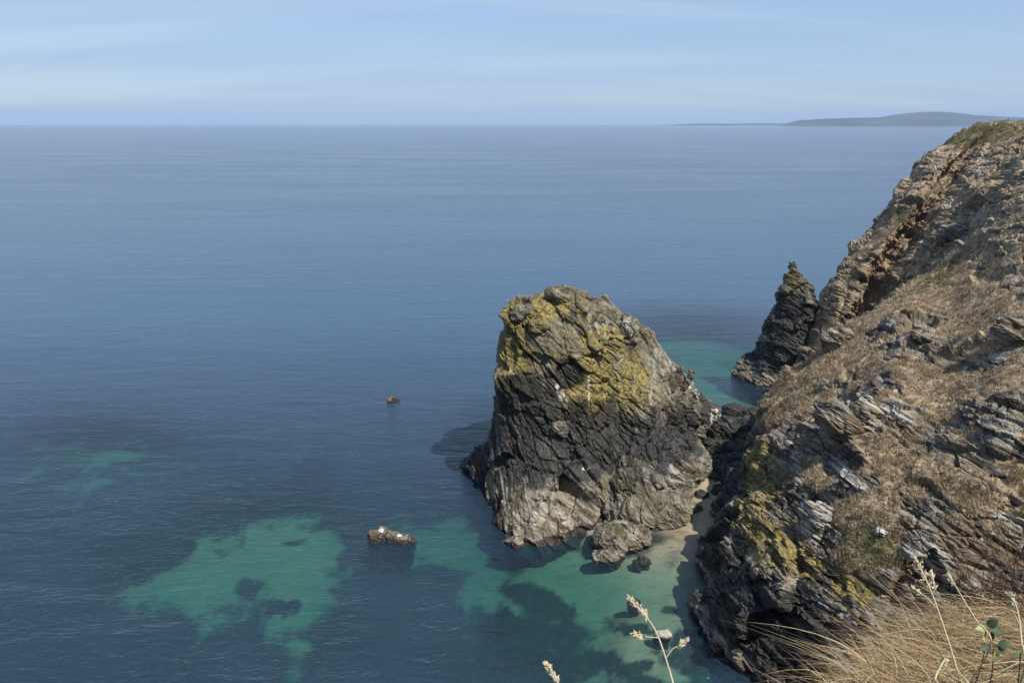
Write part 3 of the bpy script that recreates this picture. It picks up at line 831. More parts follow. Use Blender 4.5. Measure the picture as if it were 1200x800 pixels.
# ------------------------------------------------------------------ sea floor and beach
def polar(r_list, a_list):
    r = np.array(r_list)[:, None]; a_ = np.array(a_list)[None, :]
    return np.stack([r * np.sin(a_), r * np.cos(a_)], -1)
RAD = np.concatenate([np.linspace(2, 44, 12), np.arange(46, 165, .8), np.geomspace(166, 26000, 70)])
ANG = np.concatenate([np.linspace(-math.pi, -.86, 14)[:-1], np.linspace(-.86, .86, 420), np.linspace(.86, math.pi, 14)[1:]])
XY = polar(RAD, ANG)
X, Y = XY[..., 0], XY[..., 1]
P0 = np.stack([X, Y, 0 * X], -1)
PXs, PYs, _ = to_px(P0)
wz = fbm(P0 / 9.0 + 4, 4)
beach_c = np.array(pt_z(842, 560))[:2]
bd = np.hypot(X - beach_c[0], Y - beach_c[1]) + 1.2 * fbm(P0 / 6, 3)
hb = .80 - .046 * bd - .036 * np.clip(bd - 20, 0, None) ** 1.5 - .085 * np.clip(14 - X, 0, 25) * (bd > 10)
creek = np.array(pt_z(690, 612))[:2]                      # the sandy slot left of the outcrop
hb = np.maximum(hb, .35 - .40 * np.hypot((X - creek[0]) * 1.0, (Y - creek[1]) * 1.0))
bank_poly = [(152, 695), (189, 674), (226, 653), (236, 637), (283, 632), (294, 614), (362, 611), (394, 627), (404, 642), (388, 674), (378, 695), (362, 716), (357, 737), (367, 742), (365, 768), (346, 779), (331, 758), (320, 726), (315, 700), (294, 684), (278, 705), (252, 716), (220, 716), (194, 705), (157, 705)]
PXb, PYb, _ = to_px(P0 + np.array([0, 0, -3.4]))        # the bank as seen through the water
bank_d = in_poly(PXb, PYb, bank_poly)
deep = -5.3 - .12 * np.clip(Y - 95, 0, 110) + 1.2 * wz
h = np.maximum(hb, deep)
h = h + np.maximum(-3.2 - h, 0) * sstep(bank_d + 14 * wz, -70, 30)
h2 = px_blob(PXs, PYs, [(850, 430, 170, 80, 0), (800, 390, 230, 55, 0), (500, 650, 160, 50, 0), (120, 520, 200, 60, 0)])
h = h + np.maximum(-4.0 - h, 0) * sstep(h2, 0, .9)
cove = sstep(px_blob(PXs, PYs, [(715, 715, 165, 120, 0)]), 0, .3)
h = h + np.maximum(-3.1 - h, 0) * cove
shoal = sstep(px_blob(PXs, PYs, [(785, 745, 95, 80, 0)]), 0, .55)
h = h + np.maximum(-1.5 + .3 * wz - h, 0) * shoal
behind = np.abs(np.arctan2(X, Y)) > 1.0
h = np.where(behind, -5, h)
sand_blobs = [(570, 690, 46, 44, 0), (700, 690, 115, 66, 0), (790, 700, 100, 90, 0), (760, 770, 120, 60, 0), (640, 660, 66, 46, 0), (590, 715, 36, 30, 0),
              (850, 430, 150, 80, 0), (130, 522, 210, 56, 0), (780, 395, 260, 50, 0), (520, 640, 90, 40, 0), (820, 600, 60, 70, 0), (700, 612, 40, 22, 0)]
PXh, PYh, _ = to_px(np.stack([X, Y, np.clip(h, -6, 1)], -1))
sand = px_blob(PXh, PYh, sand_blobs)
sand = np.where(sand > -5, sand * np.where((PXh < 420) & (PYh < 600), .30, 1), sand)
sand = np.maximum(sand, np.clip((bank_d + 14 * fbm(P0 / 3.2 + 51, 5)) / 46, -3, .9) * .95 + .36 - .8 * np.clip(px_blob(PXb, PYb, [(345, 638, 30, 7, 4)]), 0, 1))
weeds = px_blob(PXh, PYh, [(615, 695, 44, 14, 8), (640, 715, 40, 14, 0), (590, 745, 50, 36, 15), (600, 790, 70, 30, 0), (655, 745, 40, 16, 0), (690, 778, 46, 16, -10), (735, 782, 36, 12, 0), (745, 738, 26, 7, 0),
                           (800, 748, 16, 10, 0), (810, 770, 36, 26, 0), (640, 775, 30, 14, 0), (785, 715, 16, 6, 0), (330, 712, 22, 12, 0), (415, 700, 26, 14, 10), (760, 800, 30, 10, 0), (672, 640, 14, 6, 0)])
sw = sand * 1.3 + .7 * wz + .9 * fbm(P0 / 3.2 + 9, 5)
ww = weeds * 1.4 + .7 * fbm(P0 / 3.6 + 19, 2) + 1.0 * fbm(P0 / 1.5 + 29, 4)
sandm = sstep(sw, -.15, .9) * (1 - .94 * sstep(ww, -.25, .6))
sandm = np.maximum(sandm, sstep(h, -.25, .05))
Zf = h + (1 - sandm) * .35 * fbm(P0 / 1.5, 3) * (h < -.3)
m, nt = new_mat('sea_floor'); T = NT(nt)
out = T.n('ShaderNodeOutputMaterial'); bs = T.n('ShaderNodeBsdfPrincipled'); T.l(bs.outputs[0], out.inputs[0])
p = T.pos()
sepz = T.n('ShaderNodeSeparateXYZ'); T.l(p, sepz.inputs[0])
sandc = T.ramp(T.noise(p, .8, 5, .6), [(.3, (.36, .30, .20)), (.7, (.50, .42, .29))])
wetn = T.rng(T.math('ADD', sepz.outputs['Z'], T.math('MULTIPLY', T.noise(p, .5, 3), .25)), .55, .95)
sandc = T.mix(wetn, T.mix(.65, sandc, (.17, .13, .09)), sandc)
weedc = T.ramp(T.noise(p, 1.3, 5, .65), [(.3, (.010, .014, .012)), (.6, (.028, .035, .025)), (.8, (.075, .078, .055))])
col = T.mix(T.rng(T.math('ADD', T.attr('sand'), T.math('MULTIPLY', T.math('SUBTRACT', T.noise(p, 1.6, 5, .65), .5), .7)), .1, .9), weedc, sandc)
T.l(col, bs.inputs['Base Color']); bs.inputs['Roughness'].default_value = .8
bp = T.n('ShaderNodeBump'); bp.inputs['Distance'].default_value = .05; bp.inputs['Strength'].default_value = .6
T.l(T.noise(p, 3, 4), bp.inputs['Height']); T.l(bp.outputs[0], bs.inputs['Normal'])
floor_o = mesh_from('sea_floor', np.stack([X, Y, Zf], -1).reshape(-1, 3), grid_faces(len(RAD), len(ANG)), m, True, {'sand': sandm})
tag(floor_o, 'sandy sea floor with dark weed, rising to a small beach', kind='structure')

# ------------------------------------------------------------------ the sea
m, nt = new_mat('sea_water'); T = NT(nt)
out = T.n('ShaderNodeOutputMaterial')
p = T.pos()
d = T.math('MAXIMUM', T.attr('depth'), 0.0)
def expk(k):
    return T.math('POWER', math.e, T.math('MULTIPLY', d, -k))
cmb = T.n('ShaderNodeCombineColor')
for i, k in enumerate((.40, .15, .175)):
    T.l(expk(k), cmb.inputs[i])
body = T.n('ShaderNodeCombineColor')
for i, (k, c) in enumerate(((.05, .062), (.022, .245), (.021, .440))):
    T.l(T.math('MULTIPLY', T.math('SUBTRACT', 1.0, expk(k)), c), body.inputs[i])
tr = T.n('ShaderNodeBsdfTransparent'); T.l(cmb.outputs[0], tr.inputs[0])
df = T.n('ShaderNodeBsdfDiffuse'); T.l(body.outputs[0], df.inputs[0]); DF_ = df
ad = T.n('ShaderNodeAddShader'); T.l(tr.outputs[0], ad.inputs[0]); T.l(df.outputs[0], ad.inputs[1])
gl = T.n('ShaderNodeBsdfGlossy'); gl.inputs['Roughness'].default_value = .13
# waves: crests run roughly across the view
wind = T.rng(T.noise(T.mapping(p, (.0035, .014, 1)), 1.0, 5, .6), .34, .66, .55, 1.25)
h1 = T.noise(T.mapping(p, (.075, .21, 1), (0, 0, R(9))), 1.0, 3, .5, .8)
h2_ = T.noise(T.mapping(p, (.34, .80, 1), (0, 0, R(-8))), 1.0, 3, .55, 1.6)
h3 = T.noise(T.mapping(p, (1.0, 2.1, 1), (0, 0, R(14))), 1.0, 3, .6, .5)
h4 = T.noise(T.mapping(p, (.010, .035, 1), (0, 0, R(4))), 1.0, 2, .5)
calm = T.attr('calm')
hh = T.math('ADD', T.math('MULTIPLY', h1, .46), T.math('ADD', T.math('MULTIPLY', h2_, .24), T.math('ADD', T.math('MULTIPLY', h3, .075), T.math('MULTIPLY', h4, .5))))
hh = T.math('MULTIPLY', hh, T.math('MULTIPLY', wind, calm))
bp = T.n('ShaderNodeBump'); bp.inputs['Strength'].default_value = 1.0; bp.inputs['Distance'].default_value = 1.0
T.l(hh, bp.inputs['Height'])
T.l(bp.outputs[0], gl.inputs['Normal']); T.l(bp.outputs[0], DF_.inputs['Normal'])
fr_ = T.n('ShaderNodeFresnel'); fr_.inputs['IOR'].default_value = 1.333; T.l(bp.outputs[0], fr_.inputs['Normal'])
mx = T.n('ShaderNodeMixShader'); T.l(fr_.outputs[0], mx.inputs[0]); T.l(ad.outputs[0], mx.inputs[1]); T.l(gl.outputs[0], mx.inputs[2])
T.l(mx.outputs[0], out.inputs[0])
calm_a = (.54 + .62 * sstep(-Y, -120, -65) + .35 * sstep(Y, 250, 900)) * (1 - .25 * sstep(px_blob(PXs, PYs, [(705, 690, 125, 110, 0), (790, 760, 100, 90, 0)]), 0, .35))
sea = mesh_from('sea', P0.reshape(-1, 3), grid_faces(len(RAD), len(ANG)), m, True, {'depth': np.maximum(0, -h), 'calm': calm_a})
tag(sea, 'rippled blue sea, turquoise over sand in the cove', kind='structure')

# ------------------------------------------------------------------ single blocks lying on the slopes
def on(px, py, lift=0.0):
    h_ = hit(px, py); return (h_.x, h_.y, h_.z + lift)
def plain(pale=.0, lich=.0, tone=None):
    return lambda G, PX, PY: {'pale': np.full(G.shape[:2], pale), 'lichen': np.full(G.shape[:2], lich)}
n_surf = len(SURF)
big_stones = [
    ((985, 510), .9, (4.4, 2.6, 1.15), (12, 38, 28), .7, 81, plain(.30), 'rock_slab', 'large grey slab jutting over its own shadow on the cliff slope', 'rock slab'),
    ((979, 402), .6, (2.1, 1.7, 1.9), (5, -8, 30), .6, 82, plain(.05, .35), 'boulder', 'big greenish grey block on the crest of the turf slope', 'boulder'),
    ((1016, 492), .3, (1.9, 1.5, 1.4), (10, 25, 10), .5, 83, plain(.62, .25), 'boulder', 'rounded cream coloured boulder in the middle of the cliff slope', 'boulder'),
    ((955, 612), .2, (1.5, 1.4, 2.1), (0, -10, 20), .5, 84, plain(.75), 'boulder', 'white weathered block beside the green turf patch', 'boulder'),
    ((1192, 392), .2, (2.6, 1.6, 1.2), (0, 24, 30), .5, 85, plain(.55, .1), 'rock_slab', 'pale layered slab at the right side of the turf slope', 'rock slab'),
    ((1082, 398), .2, (1.4, 1.0, .7), (5, 20, 10), .4, 86, plain(.35), 'rock_slab', 'light grey slab at the top of the rocky patch in the turf', 'rock slab'),
    ((940, 412), .4, (1.2, 1.0, 1.0), (0, 0, 30), .4, 87, plain(.25), 'boulder', 'brown boulder on the turf edge above the pinnacle foot', 'boulder'),
    ((966, 450), .1, (.7, .5, .5), (0, 0, 10), .3, 88, plain(.0), 'rock', 'small dark stone half sunk in the dry turf', 'rock'),
    ((1031, 622), .05, (.62, .34, .26), (10, 30, 50), .22, 89, lambda G, PX, PY: {'white': np.ones(G.shape[:2])}, 'rock', 'bright white stone lying in the green turf patch', 'rock'),
    ((1112, 275), .4, (1.9, 1.6, 1.7), (0, 5, 10), .5, 90, plain(.5), 'boulder', 'pale square block above the shaded gully', 'boulder'),
]
placed = [(on(*q[0], q[1]),) + q[2:] for q in big_stones]
for pos, size, rot, sc_, seed, fn, nm, lab, cat_ in placed:
    o = free_rock(nm, pos, size, rot, 110, 80, sc_, seed, M_CLIFF, fn, FR_A, .7, .6, .5)
    tag(o, lab, cat_)
for (x, y), size, rot, seed, fn in [((628, 383), (1.15, .8, .8), (0, 10, 20), 91, plain(.1, .62)), ((613, 366), (1.7, .9, .75), (0, -14, 25), 92, plain(.2, .3)),
                                    ((655, 346), (1.8, 1.1, .5), (0, 24, 30), 93, plain(.1, .25)), ((790, 448), (.7, .8, 3.0), (8, 24, 10), 94, plain(.2, .15)),
                                    ((805, 452), (.6, .8, 2.6), (8, 26, 5), 95, plain(.25, .1)), ((655, 505), (1.2, .9, .9), (0, 20, 10), 96, plain(.3))]:
    o = free_rock('rock_slab', on(x, y, .1), size, rot, 80, 60, .4, seed, M_STACK, fn, FR_S, .7, .55, .5)
    o.parent = stack

# ------------------------------------------------------------------ turf on the slopes
def straw_material(name, stops, greens=((.05, .065, .02), (.14, .15, .05)), trans=.25):
    m, nt = new_mat(name); T = NT(nt)
    out = T.n('ShaderNodeOutputMaterial'); bs = T.n('ShaderNodeBsdfPrincipled')
    t = T.attr('tint')
    col = T.ramp(t, stops)
    col = T.mix(T.attr('green'), col, T.ramp(t, [(0, greens[0]), (1, greens[1])]))
    T.l(col, bs.inputs['Base Color']); bs.inputs['Roughness'].default_value = .65
    bs.inputs['Specular IOR Level'].default_value = .25
    tl = T.n('ShaderNodeBsdfTranslucent'); T.l(col, tl.inputs[0])
    mx = T.n('ShaderNodeMixShader'); mx.inputs[0].default_value = trans
    T.l(bs.outputs[0], mx.inputs[1]); T.l(tl.outputs[0], mx.inputs[2]); T.l(mx.outputs[0], out.inputs[0])
    return m
M_TURF = straw_material('dry_turf', [(0, (.16, .108, .066)), (.3, (.33, .245, .16)), (.65, (.50, .405, .28)), (1, (.64, .55, .41))])
def turf_tufts(name, Gs, turf, green, Ns, n, hmin, hmax, label):
    V = Gs.reshape(-1, 3); t = turf.ravel(); g = np.asarray(green).ravel(); nn = Ns.reshape(-1, 3)
    px, py, d = to_px(V)
    ok = (t > .45) & (px > -20) & (px < 1260) & (py > 100) & (py < 830) & (nn[:, 2] > -.1)
    w = ok * t * (.12 + sstep(fbm(V / 1.3 + 23, 3), -.25, .30))
    idx = rng.choice(len(V), n, p=w / w.sum())
    B = V[idx] + rng.normal(size=(n, 3)) * .1
    clump = .5 + .5 * fbm(B / 1.6, 3)
    hgt = rng.uniform(hmin, hmax, n) * (.45 + clump)
    k = 4
    B = np.repeat(B, k, 0) + rng.normal(size=(n * k, 3)) * np.array([.1, .1, .03])
    hg = np.repeat(hgt, k) * rng.uniform(.6, 1.1, n * k)
    th = rng.uniform(0, 2 * math.pi, n * k)
    side = np.stack([np.cos(th), np.sin(th), 0 * th], -1) * (.035 + .03 * rng.random(n * k))[:, None]
    lean = rng.normal(size=(n * k, 3)) * .38 + np.array([-.12, -.1, 0])
    lean[:, 2] = 0
    tip = B + (np.array([0, 0, 1.0]) + lean) * hg[:, None]
    VV = np.stack([B - side - np.array([0, 0, .06]), B + side - np.array([0, 0, .06]), tip], 1).reshape(-1, 3)
    tint = np.clip(np.repeat(.5 + .55 * fbm(V[idx] / 2.0 + 7, 4) + rng.normal(size=n) * .14, k) + rng.normal(size=n * k) * .1, 0, 1)
    gg = np.clip(np.repeat(g[idx] + rng.normal(size=n) * .15, k), 0, 1)
    o = mesh_from(name, VV, np.arange(len(VV)).reshape(-1, 3), M_TURF, False, {'tint': np.repeat(tint, 3), 'green': np.repeat(gg, 3)})
    return tag(o, label, 'grass', kind='stuff')
turf_tufts('dry_grass', A_G, A_turf, A_green, A_N, 42000, .14, .34, 'dry brown turf covering the slopes of the near cliff')
turf_tufts('dry_grass', B_G, B_turf, a_green_B, B_N, 12000, .2, .5, 'green and brown turf on top of the headland')

# ------------------------------------------------------------------ far land across the bay
m, nt = new_mat('far_land'); T = NT(nt)
out = T.n('ShaderNodeOutputMaterial'); bs = T.n('ShaderNodeBsdfPrincipled'); T.l(bs.outputs[0], out.inputs[0])
col = T.ramp(T.noise(T.mapping(T.pos(), (.0016, .0016, .008)), 1.0, 4, .6), [(.36, (.022, .03, .026)), (.5, (.042, .048, .038)), (.64, (.075, .075, .06))])
T.l(col, bs.inputs['Base Color']); bs.inputs['Roughness'].default_value = 1
def far_hill(name, prof, Y0, depth, label):
    prof = np.array(prof, float)
    xs = np.linspace(prof[0, 0], prof[-1, 0], 260)
    tops = np.interp(xs, prof[:, 0], prof[:, 1])
    hz = np.array([pt_y(600, y, Y0 + depth * .35)[2] for y in tops])
    hz = hz + 6 * fbm(np.stack([xs / 9, xs * 0, xs * 0], -1), 4)
    rows = []
    for t, f in [(0, -.1), (.004, .0), (.02, .30), (.06, .42), (.14, .62), (.24, .85), (.35, 1), (.6, .95), (1, .2), (1.01, -.1)]:
        Yr = Y0 + depth * t
        xx = (xs - 600) / F * (Yr * cp + CAM_H * sp)
        z = np.where(f > 0, np.maximum(hz, 8) * f, 30 * f) + (14 * fbm(np.stack([xs / 14, 0 * xs + t * 9, 0 * xs], -1), 3) if 0 < f < 1 else 0)
        rows.append(np.stack([xx, 0 * xx + Yr, z], -1))
    Gf = np.array(rows)
    o = mesh_from(name, Gf.reshape(-1, 3), grid_faces(Gf.shape[0], Gf.shape[1]), m, True)
    return tag(o, label, kind='structure')
far_hill('far_hill', [(912, 150.5), (920, 146), (932, 141.5), (960, 139.5), (1000, 138), (1030, 137.5), (1050, 134), (1075, 131.5), (1100, 131), (1115, 132), (1140, 135), (1200, 138), (1300, 141), (1500, 143)], 13500, 3000, 'long blue headland with a rounded hill across the bay')
far_hill('far_hill', [(775, 148), (785, 146.6), (800, 145.6), (815, 144.8), (850, 145), (915, 144.6), (960, 143), (1100, 142)], 19000, 2500, 'low faint blue land on the horizon')

# ------------------------------------------------------------------ the clifftop the viewer stands on
def edge_y(x):
    return np.interp(x, [-60, -30, -10, -3, 0, .6, 1.1, 1.6, 2.1, 2.6, 3.4, 5, 8, 20, 40, 60], [-14, -10, -3, .7, 1.35, 1.5, 2.35, 3.05, 3.55, 3.95, 4.35, 4.7, 5.2, 11, 24, 32])
def ground_z(x, y):
    return 48.4 - .36 * np.clip(y - .6, 0, 6) + .10 * fbm(np.stack([x / .9, y / .9, 0 * x], -1), 3)
xs = np.unique(np.concatenate([np.linspace(-60, -3, 20), np.linspace(-3, .3, 20), np.linspace(.3, 7, 150), np.linspace(7, 60, 24)]))
rows = []
for t in np.linspace(0, 1, 90) ** .6:
    y = -30 + (edge_y(xs) + 30) * t
    rows.append(np.stack([xs, y, ground_z(xs, y)], -1))
ed = rows[-1]
for dy, z in [(.18, -.12), (.35, -.45), (.7, -1.6), (1.3, -4), (3, -9), (7, -20), (12, -34), (17, -44), (20, -54)]:
    q = ed.copy(); q[:, 1] += dy; q[:, 2] += z
    if dy > .5: q[:, 1] += .25 * dy * fbm(np.stack([xs / 3, 0 * xs + z, 0 * xs], -1), 3)
    rows.append(q)
Gc = np.array(rows)
m, nt = new_mat('clifftop_soil'); T = NT(nt)
out = T.n('ShaderNodeOutputMaterial'); bs = T.n('ShaderNodeBsdfPrincipled'); T.l(bs.outputs[0], out.inputs[0])
col = T.ramp(T.noise(T.pos(), 9, 5, .65), [(.3, (.03, .022, .013)), (.55, (.085, .06, .032)), (.75, (.16, .115, .06))])
T.l(col, bs.inputs['Base Color']); bs.inputs['Roughness'].default_value = 1
o = mesh_from('clifftop', Gc.reshape(-1, 3), grid_faces(Gc.shape[0], Gc.shape[1]), m, True)
tag(o, 'clifftop edge under long dry grass', kind='structure')

# long dry grass on it
M_GRASS = straw_material('long_dry_grass', [(0, (.10, .055, .028)), (.3, (.24, .15, .075)), (.6, (.40, .28, .15)), (.85, (.52, .40, .23)), (1, (.62, .52, .34))], trans=.3)
def blades(n, xr, yr, lmin, lmax, width, lean_c, spread, tint_c, green_p=.03, seg=5, dens=None):
    x = rng.uniform(*xr, n * 3); y = rng.uniform(*yr, n * 3)
    ok = (y < edge_y(x) + .05) & (y > .9)
    x, y = x[ok][:n], y[ok][:n]
    n = len(x)
    B = np.stack([x, y, ground_z(x, y) - .02], -1)
    L = rng.uniform(lmin, lmax, n) * (.75 + .5 * fbm(B / .5, 2))
    flow = fbm(B / np.array([.7, .7, 1]) + 3, 3)[:, None]
    lean = np.array(lean_c) + spread * rng.normal(size=(n, 3)) + flow * np.array([.8, 1.1, 0])
    lean[:, 2] = -.25 + .2 * rng.normal(size=n)
    up = np.array([0, 0, 1.0]) + .25 * rng.normal(size=(n, 3))
    t = np.linspace(0, 1, seg + 1)
    C = B[:, None] + L[:, None, None] * (up[:, None] * (t - .45 * t * t)[None, :, None] * .62 + lean[:, None] * (t ** 1.8)[None, :, None] * .75)
    view = C - np.array([0, 0, CAM_H]); T_ = np.gradient(C, axis=1)
    S = np.cross(T_, view); S /= np.maximum(np.linalg.norm(S, axis=-1, keepdims=True), 1e-9)
    rot = rng.normal(size=(n, 1, 3)) * .8
    S = S + rot; S /= np.linalg.norm(S, axis=-1, keepdims=True)
    w = (width * rng.uniform(.6, 1.3, n))[:, None] * (1 - t ** 2 * .9)[None]
    V = np.stack([C - S * w[..., None] / 2, C + S * w[..., None] / 2], 2)      # n, seg+1, 2, 3
    i0 = (np.arange(n) * (seg + 1) * 2)[:, None] + (np.arange(seg) * 2)[None]
    Fq = np.stack([i0, i0 + 1, i0 + 3, i0 + 2], -1).reshape(-1, 4)
    tint = np.clip(tint_c + .22 * rng.normal(size=n) + .25 * fbm(B / .35 + 9, 2), 0, 1)
    gr = (rng.random(n) < green_p) * .9
    rp = (seg + 1) * 2
    return V.reshape(-1, 3), Fq, np.repeat(tint, rp), np.repeat(gr, rp)
parts = [blades(19000, (.75, 7), (1.2, 5.0), .18, .46, .0038, (-.6, -.2, 0), .50, .56),
         blades(12000, (1.2, 4.6), (2.2, 4.6), .26, .58, .0038, (-.7, -.05, 0), .48, .64),
         blades(8000, (.75, 7), (1.2, 5.0), .08, .25, .005, (-.3, -.1, 0), .6, .22, .16),
         blades(700, (1.0, 6), (1.8, 5.0), .5, .85, .0038, (-.7, .15, 0), .4, .8, .0, 8)]
off = 0; VV, FF, TT, GG = [], [], [], []
for v, f, t, g in parts:
    VV.append(v); FF.append(f + off); TT.append(t); GG.append(g); off += len(v)
o = mesh_from('long_grass', np.concatenate(VV), np.concatenate(FF), M_GRASS, True, {'tint': np.concatenate(TT), 'green': np.concatenate(GG)})
tag(o, 'long straw coloured grass combed over the clifftop edge', 'grass', kind='stuff')

# ------------------------------------------------------------------ flowering grass stems
def flat_mat(name, c1, c2, rough=.6, trans=.2):
    m, nt = new_mat(name); T = NT(nt)
    out = T.n('ShaderNodeOutputMaterial'); bs = T.n('ShaderNodeBsdfPrincipled')
    col = T.ramp(T.noise(T.pos(), 60, 3, .6), [(.35, c1), (.65, c2)])
    T.l(col, bs.inputs['Base Color']); bs.inputs['Roughness'].default_value = rough
    tl = T.n('ShaderNodeBsdfTranslucent'); T.l(col, tl.inputs[0])
    mx = T.n('ShaderNodeMixShader'); mx.inputs[0].default_value = trans
    T.l(bs.outputs[0], mx.inputs[1]); T.l(tl.outputs[0], mx.inputs[2]); T.l(mx.outputs[0], out.inputs[0])
    return m
M_STALK = flat_mat('straw_stalk', (.50, .41, .25), (.62, .53, .36))
M_SEED = flat_mat('seed_head_straw', (.52, .43, .28), (.72, .63, .46))
M_LEAF = flat_mat('bramble_leaf', (.025, .05, .016), (.05, .085, .028), .6, .15)
M_LEAF2 = flat_mat('pale_leaf', (.22, .27, .09), (.36, .38, .16), .5, .25)
M_TWIG = flat_mat('dead_red_twig', (.05, .026, .018), (.12, .065, .04), .8, .0)
def smooth_path(pts, n=24):
    return cr_interp(np.array(pts, float), np.linspace(0, len(pts) - 1, n), False)
def tube(path, r0, r1, sides=6):
    P = np.array(path); n = len(P)
    T_ = np.gradient(P, axis=0); T_ /= np.linalg.norm(T_, axis=1)[:, None]
    ref = np.where(np.abs(T_[:, 2:3]) > .9, np.array([[1.0, 0, 0]]), np.array([[0, 0, 1.0]]))
    a_ = np.cross(T_, ref); a_ /= np.linalg.norm(a_, axis=1)[:, None]; b_ = np.cross(T_, a_)
    th = np.linspace(0, 2 * math.pi, sides, endpoint=False)
    r = np.linspace(r0, r1, n)[:, None, None]
    V = P[:, None] + r * (a_[:, None] * np.cos(th)[None, :, None] + b_[:, None] * np.sin(th)[None, :, None])
    return V.reshape(-1, 3), grid_faces(n, sides, True)
def spikelets(path, n, size, spread):
    """a seed head: many small pointed husks along a short axis"""
    V, Fq = [], []
    P = np.array(path)
    for i in range(n):
        t = i / n
        c = P[0] + (P[-1] - P[0]) * t
        ax = (P[-1] - P[0]); L = np.linalg.norm(ax); ax = ax / L
        env = math.sin(math.pi * min(1, .18 + t * .82)) ** .7
        dv = ax * .9 + rng.normal(size=3) * .45; dv /= np.linalg.norm(dv)
        sd = np.cross(dv, rng.normal(size=3)); sd /= np.linalg.norm(sd); s2 = np.cross(dv, sd)
        c = c + (sd * rng.uniform(-1, 1) + s2 * rng.uniform(-1, 1)) * spread * env
        l, w = size * rng.uniform(.8, 1.3), size * .24
        b = len(V)
        V += [c, c + dv * l * .45 + sd * w, c + dv * l * .45 + s2 * w, c + dv * l * .45 - sd * w, c + dv * l * .45 - s2 * w, c + dv * l]
        for k in range(4):
            Fq.append((b, b + 1 + k, b + 1 + (k + 1) % 4)); Fq.append((b + 5, b + 1 + (k + 1) % 4, b + 1 + k))
    return np.array(V), np.array(Fq)
def part(name, VF, mat, root, smooth=True):
    V, Fq = VF
    o = mesh_from(name, V - np.array(root.location), Fq, mat, smooth)
    o.parent = root
    return o
def empty(name, loc, label, cat_, group=None):
    o = bpy.data.objects.new(name, None); COL.objects.link(o); o.location = loc
    o.empty_display_size = .1
    return tag(o, label, cat_, group)
def grass_stem(px_path, depth, base, heads, label, r=.0016):
    """px_path: photo pixels from the tip down; heads: (tip px, foot px, husks)"""
    root = empty('grass_stem', base, label, 'grass stem', 'flowering grass stems')
    pts = [np.array(pt_d(x, y, depth * (1 - .02 * i))) for i, (x, y) in enumerate(px_path)] + [np.array(base)]
    part('stalk', tube(smooth_path(pts, 30), r * .7, r, 6), M_STALK, root)
    for tip, foot, n, fat in heads:
        a0 = np.array(pt_d(*foot, depth)); a1 = np.array(pt_d(*tip, depth))
        part('seed_head', spikelets([a0, a1], int(n * 2.2), .0085 * depth / 1.2, .0021 * fat * depth / 1.2), M_SEED, root, False)
    return root
def foot_at(x, y):
    return (x, y, float(ground_z(np.array([x]), np.array([y]))[0]))
g = grass_stem([(738, 702), (757, 722), (770, 742), (784, 783), (792, 812), (812, 880)], 1.2, foot_at(.34, 1.12), [((737, 700), (760, 724), 34, 1.0)], 'tall grass stem with three pale seed heads against the cove water')
for pth, hd in [([(773, 747), (762, 746), (752, 745)], ((742, 743), (756, 746), 16, 1.1)), ([(781, 770), (788, 760), (796, 756)], ((806, 750), (792, 758), 16, 1.2))]:
    part('side_stalk', tube(smooth_path([pt_d(x, y, 1.18) for x, y in pth], 10), .0009, .0007, 5), M_STALK, g)
    part('seed_head', spikelets([pt_d(*hd[1], 1.18), pt_d(*hd[0], 1.18)], hd[2] * 2, .008, .003 * hd[3]), M_SEED, g, False)
grass_stem([(643, 780), (650, 793), (656, 806), (670, 860)], 1.15, foot_at(.12, 1.05), [((641, 778), (655, 803), 34, 1.0)], 'short view of a pale seed head rising over open water at the frame foot')
g = grass_stem([(1073, 656), (1084, 676), (1094, 700), (1108, 740), (1122, 785), (1134, 830)], 1.9, foot_at(1.12, 1.75), [((1072, 655), (1086, 680), 30, 1.0), ((1090, 672), (1094, 692), 16, .9)], 'long grass stem with twin seed heads leaning before the grey rock', .0022)
part('side_stalk', tube(smooth_path([pt_d(x, y, 1.9) for x, y in [(1100, 715), (1088, 702), (1078, 694)]], 10), .0014, .001, 5), M_STALK, g)
part('seed_head', spikelets([pt_d(1080, 696, 1.9), pt_d(1071, 689, 1.9)], 24, .012, .004), M_SEED, g, False)
grass_stem([(1113, 676), (1122, 690), (1132, 707), (1145, 728), (1160, 760)], 2.6, foot_at(1.75, 2.6), [((1112, 675), (1119, 686), 10, .6)], 'thin bare grass stem pointing up left above the green leaves', .0026)
g = grass_stem([(1184, 698), (1191, 710), (1195, 728), (1197, 750), (1199, 790)], 2.4, foot_at(1.75, 2.3), [((1184, 697), (1192, 712), 20, 1.0)], 'forked pale grass stem at the right edge among the straw', .003)
part('side_stalk', tube(smooth_path([pt_d(x, y, 2.4) for x, y in [(1196, 735), (1190, 722), (1186, 715)]], 8), .0024, .0018, 5), M_STALK, g)
grass_stem([(1107, 772), (1101, 783), (1096, 795), (1094, 830)], 2.0, foot_at(1.05, 1.95), [((1108, 770), (1104, 778), 6, .5)], 'curved pale straw stem low in front of the grass mound', .003)

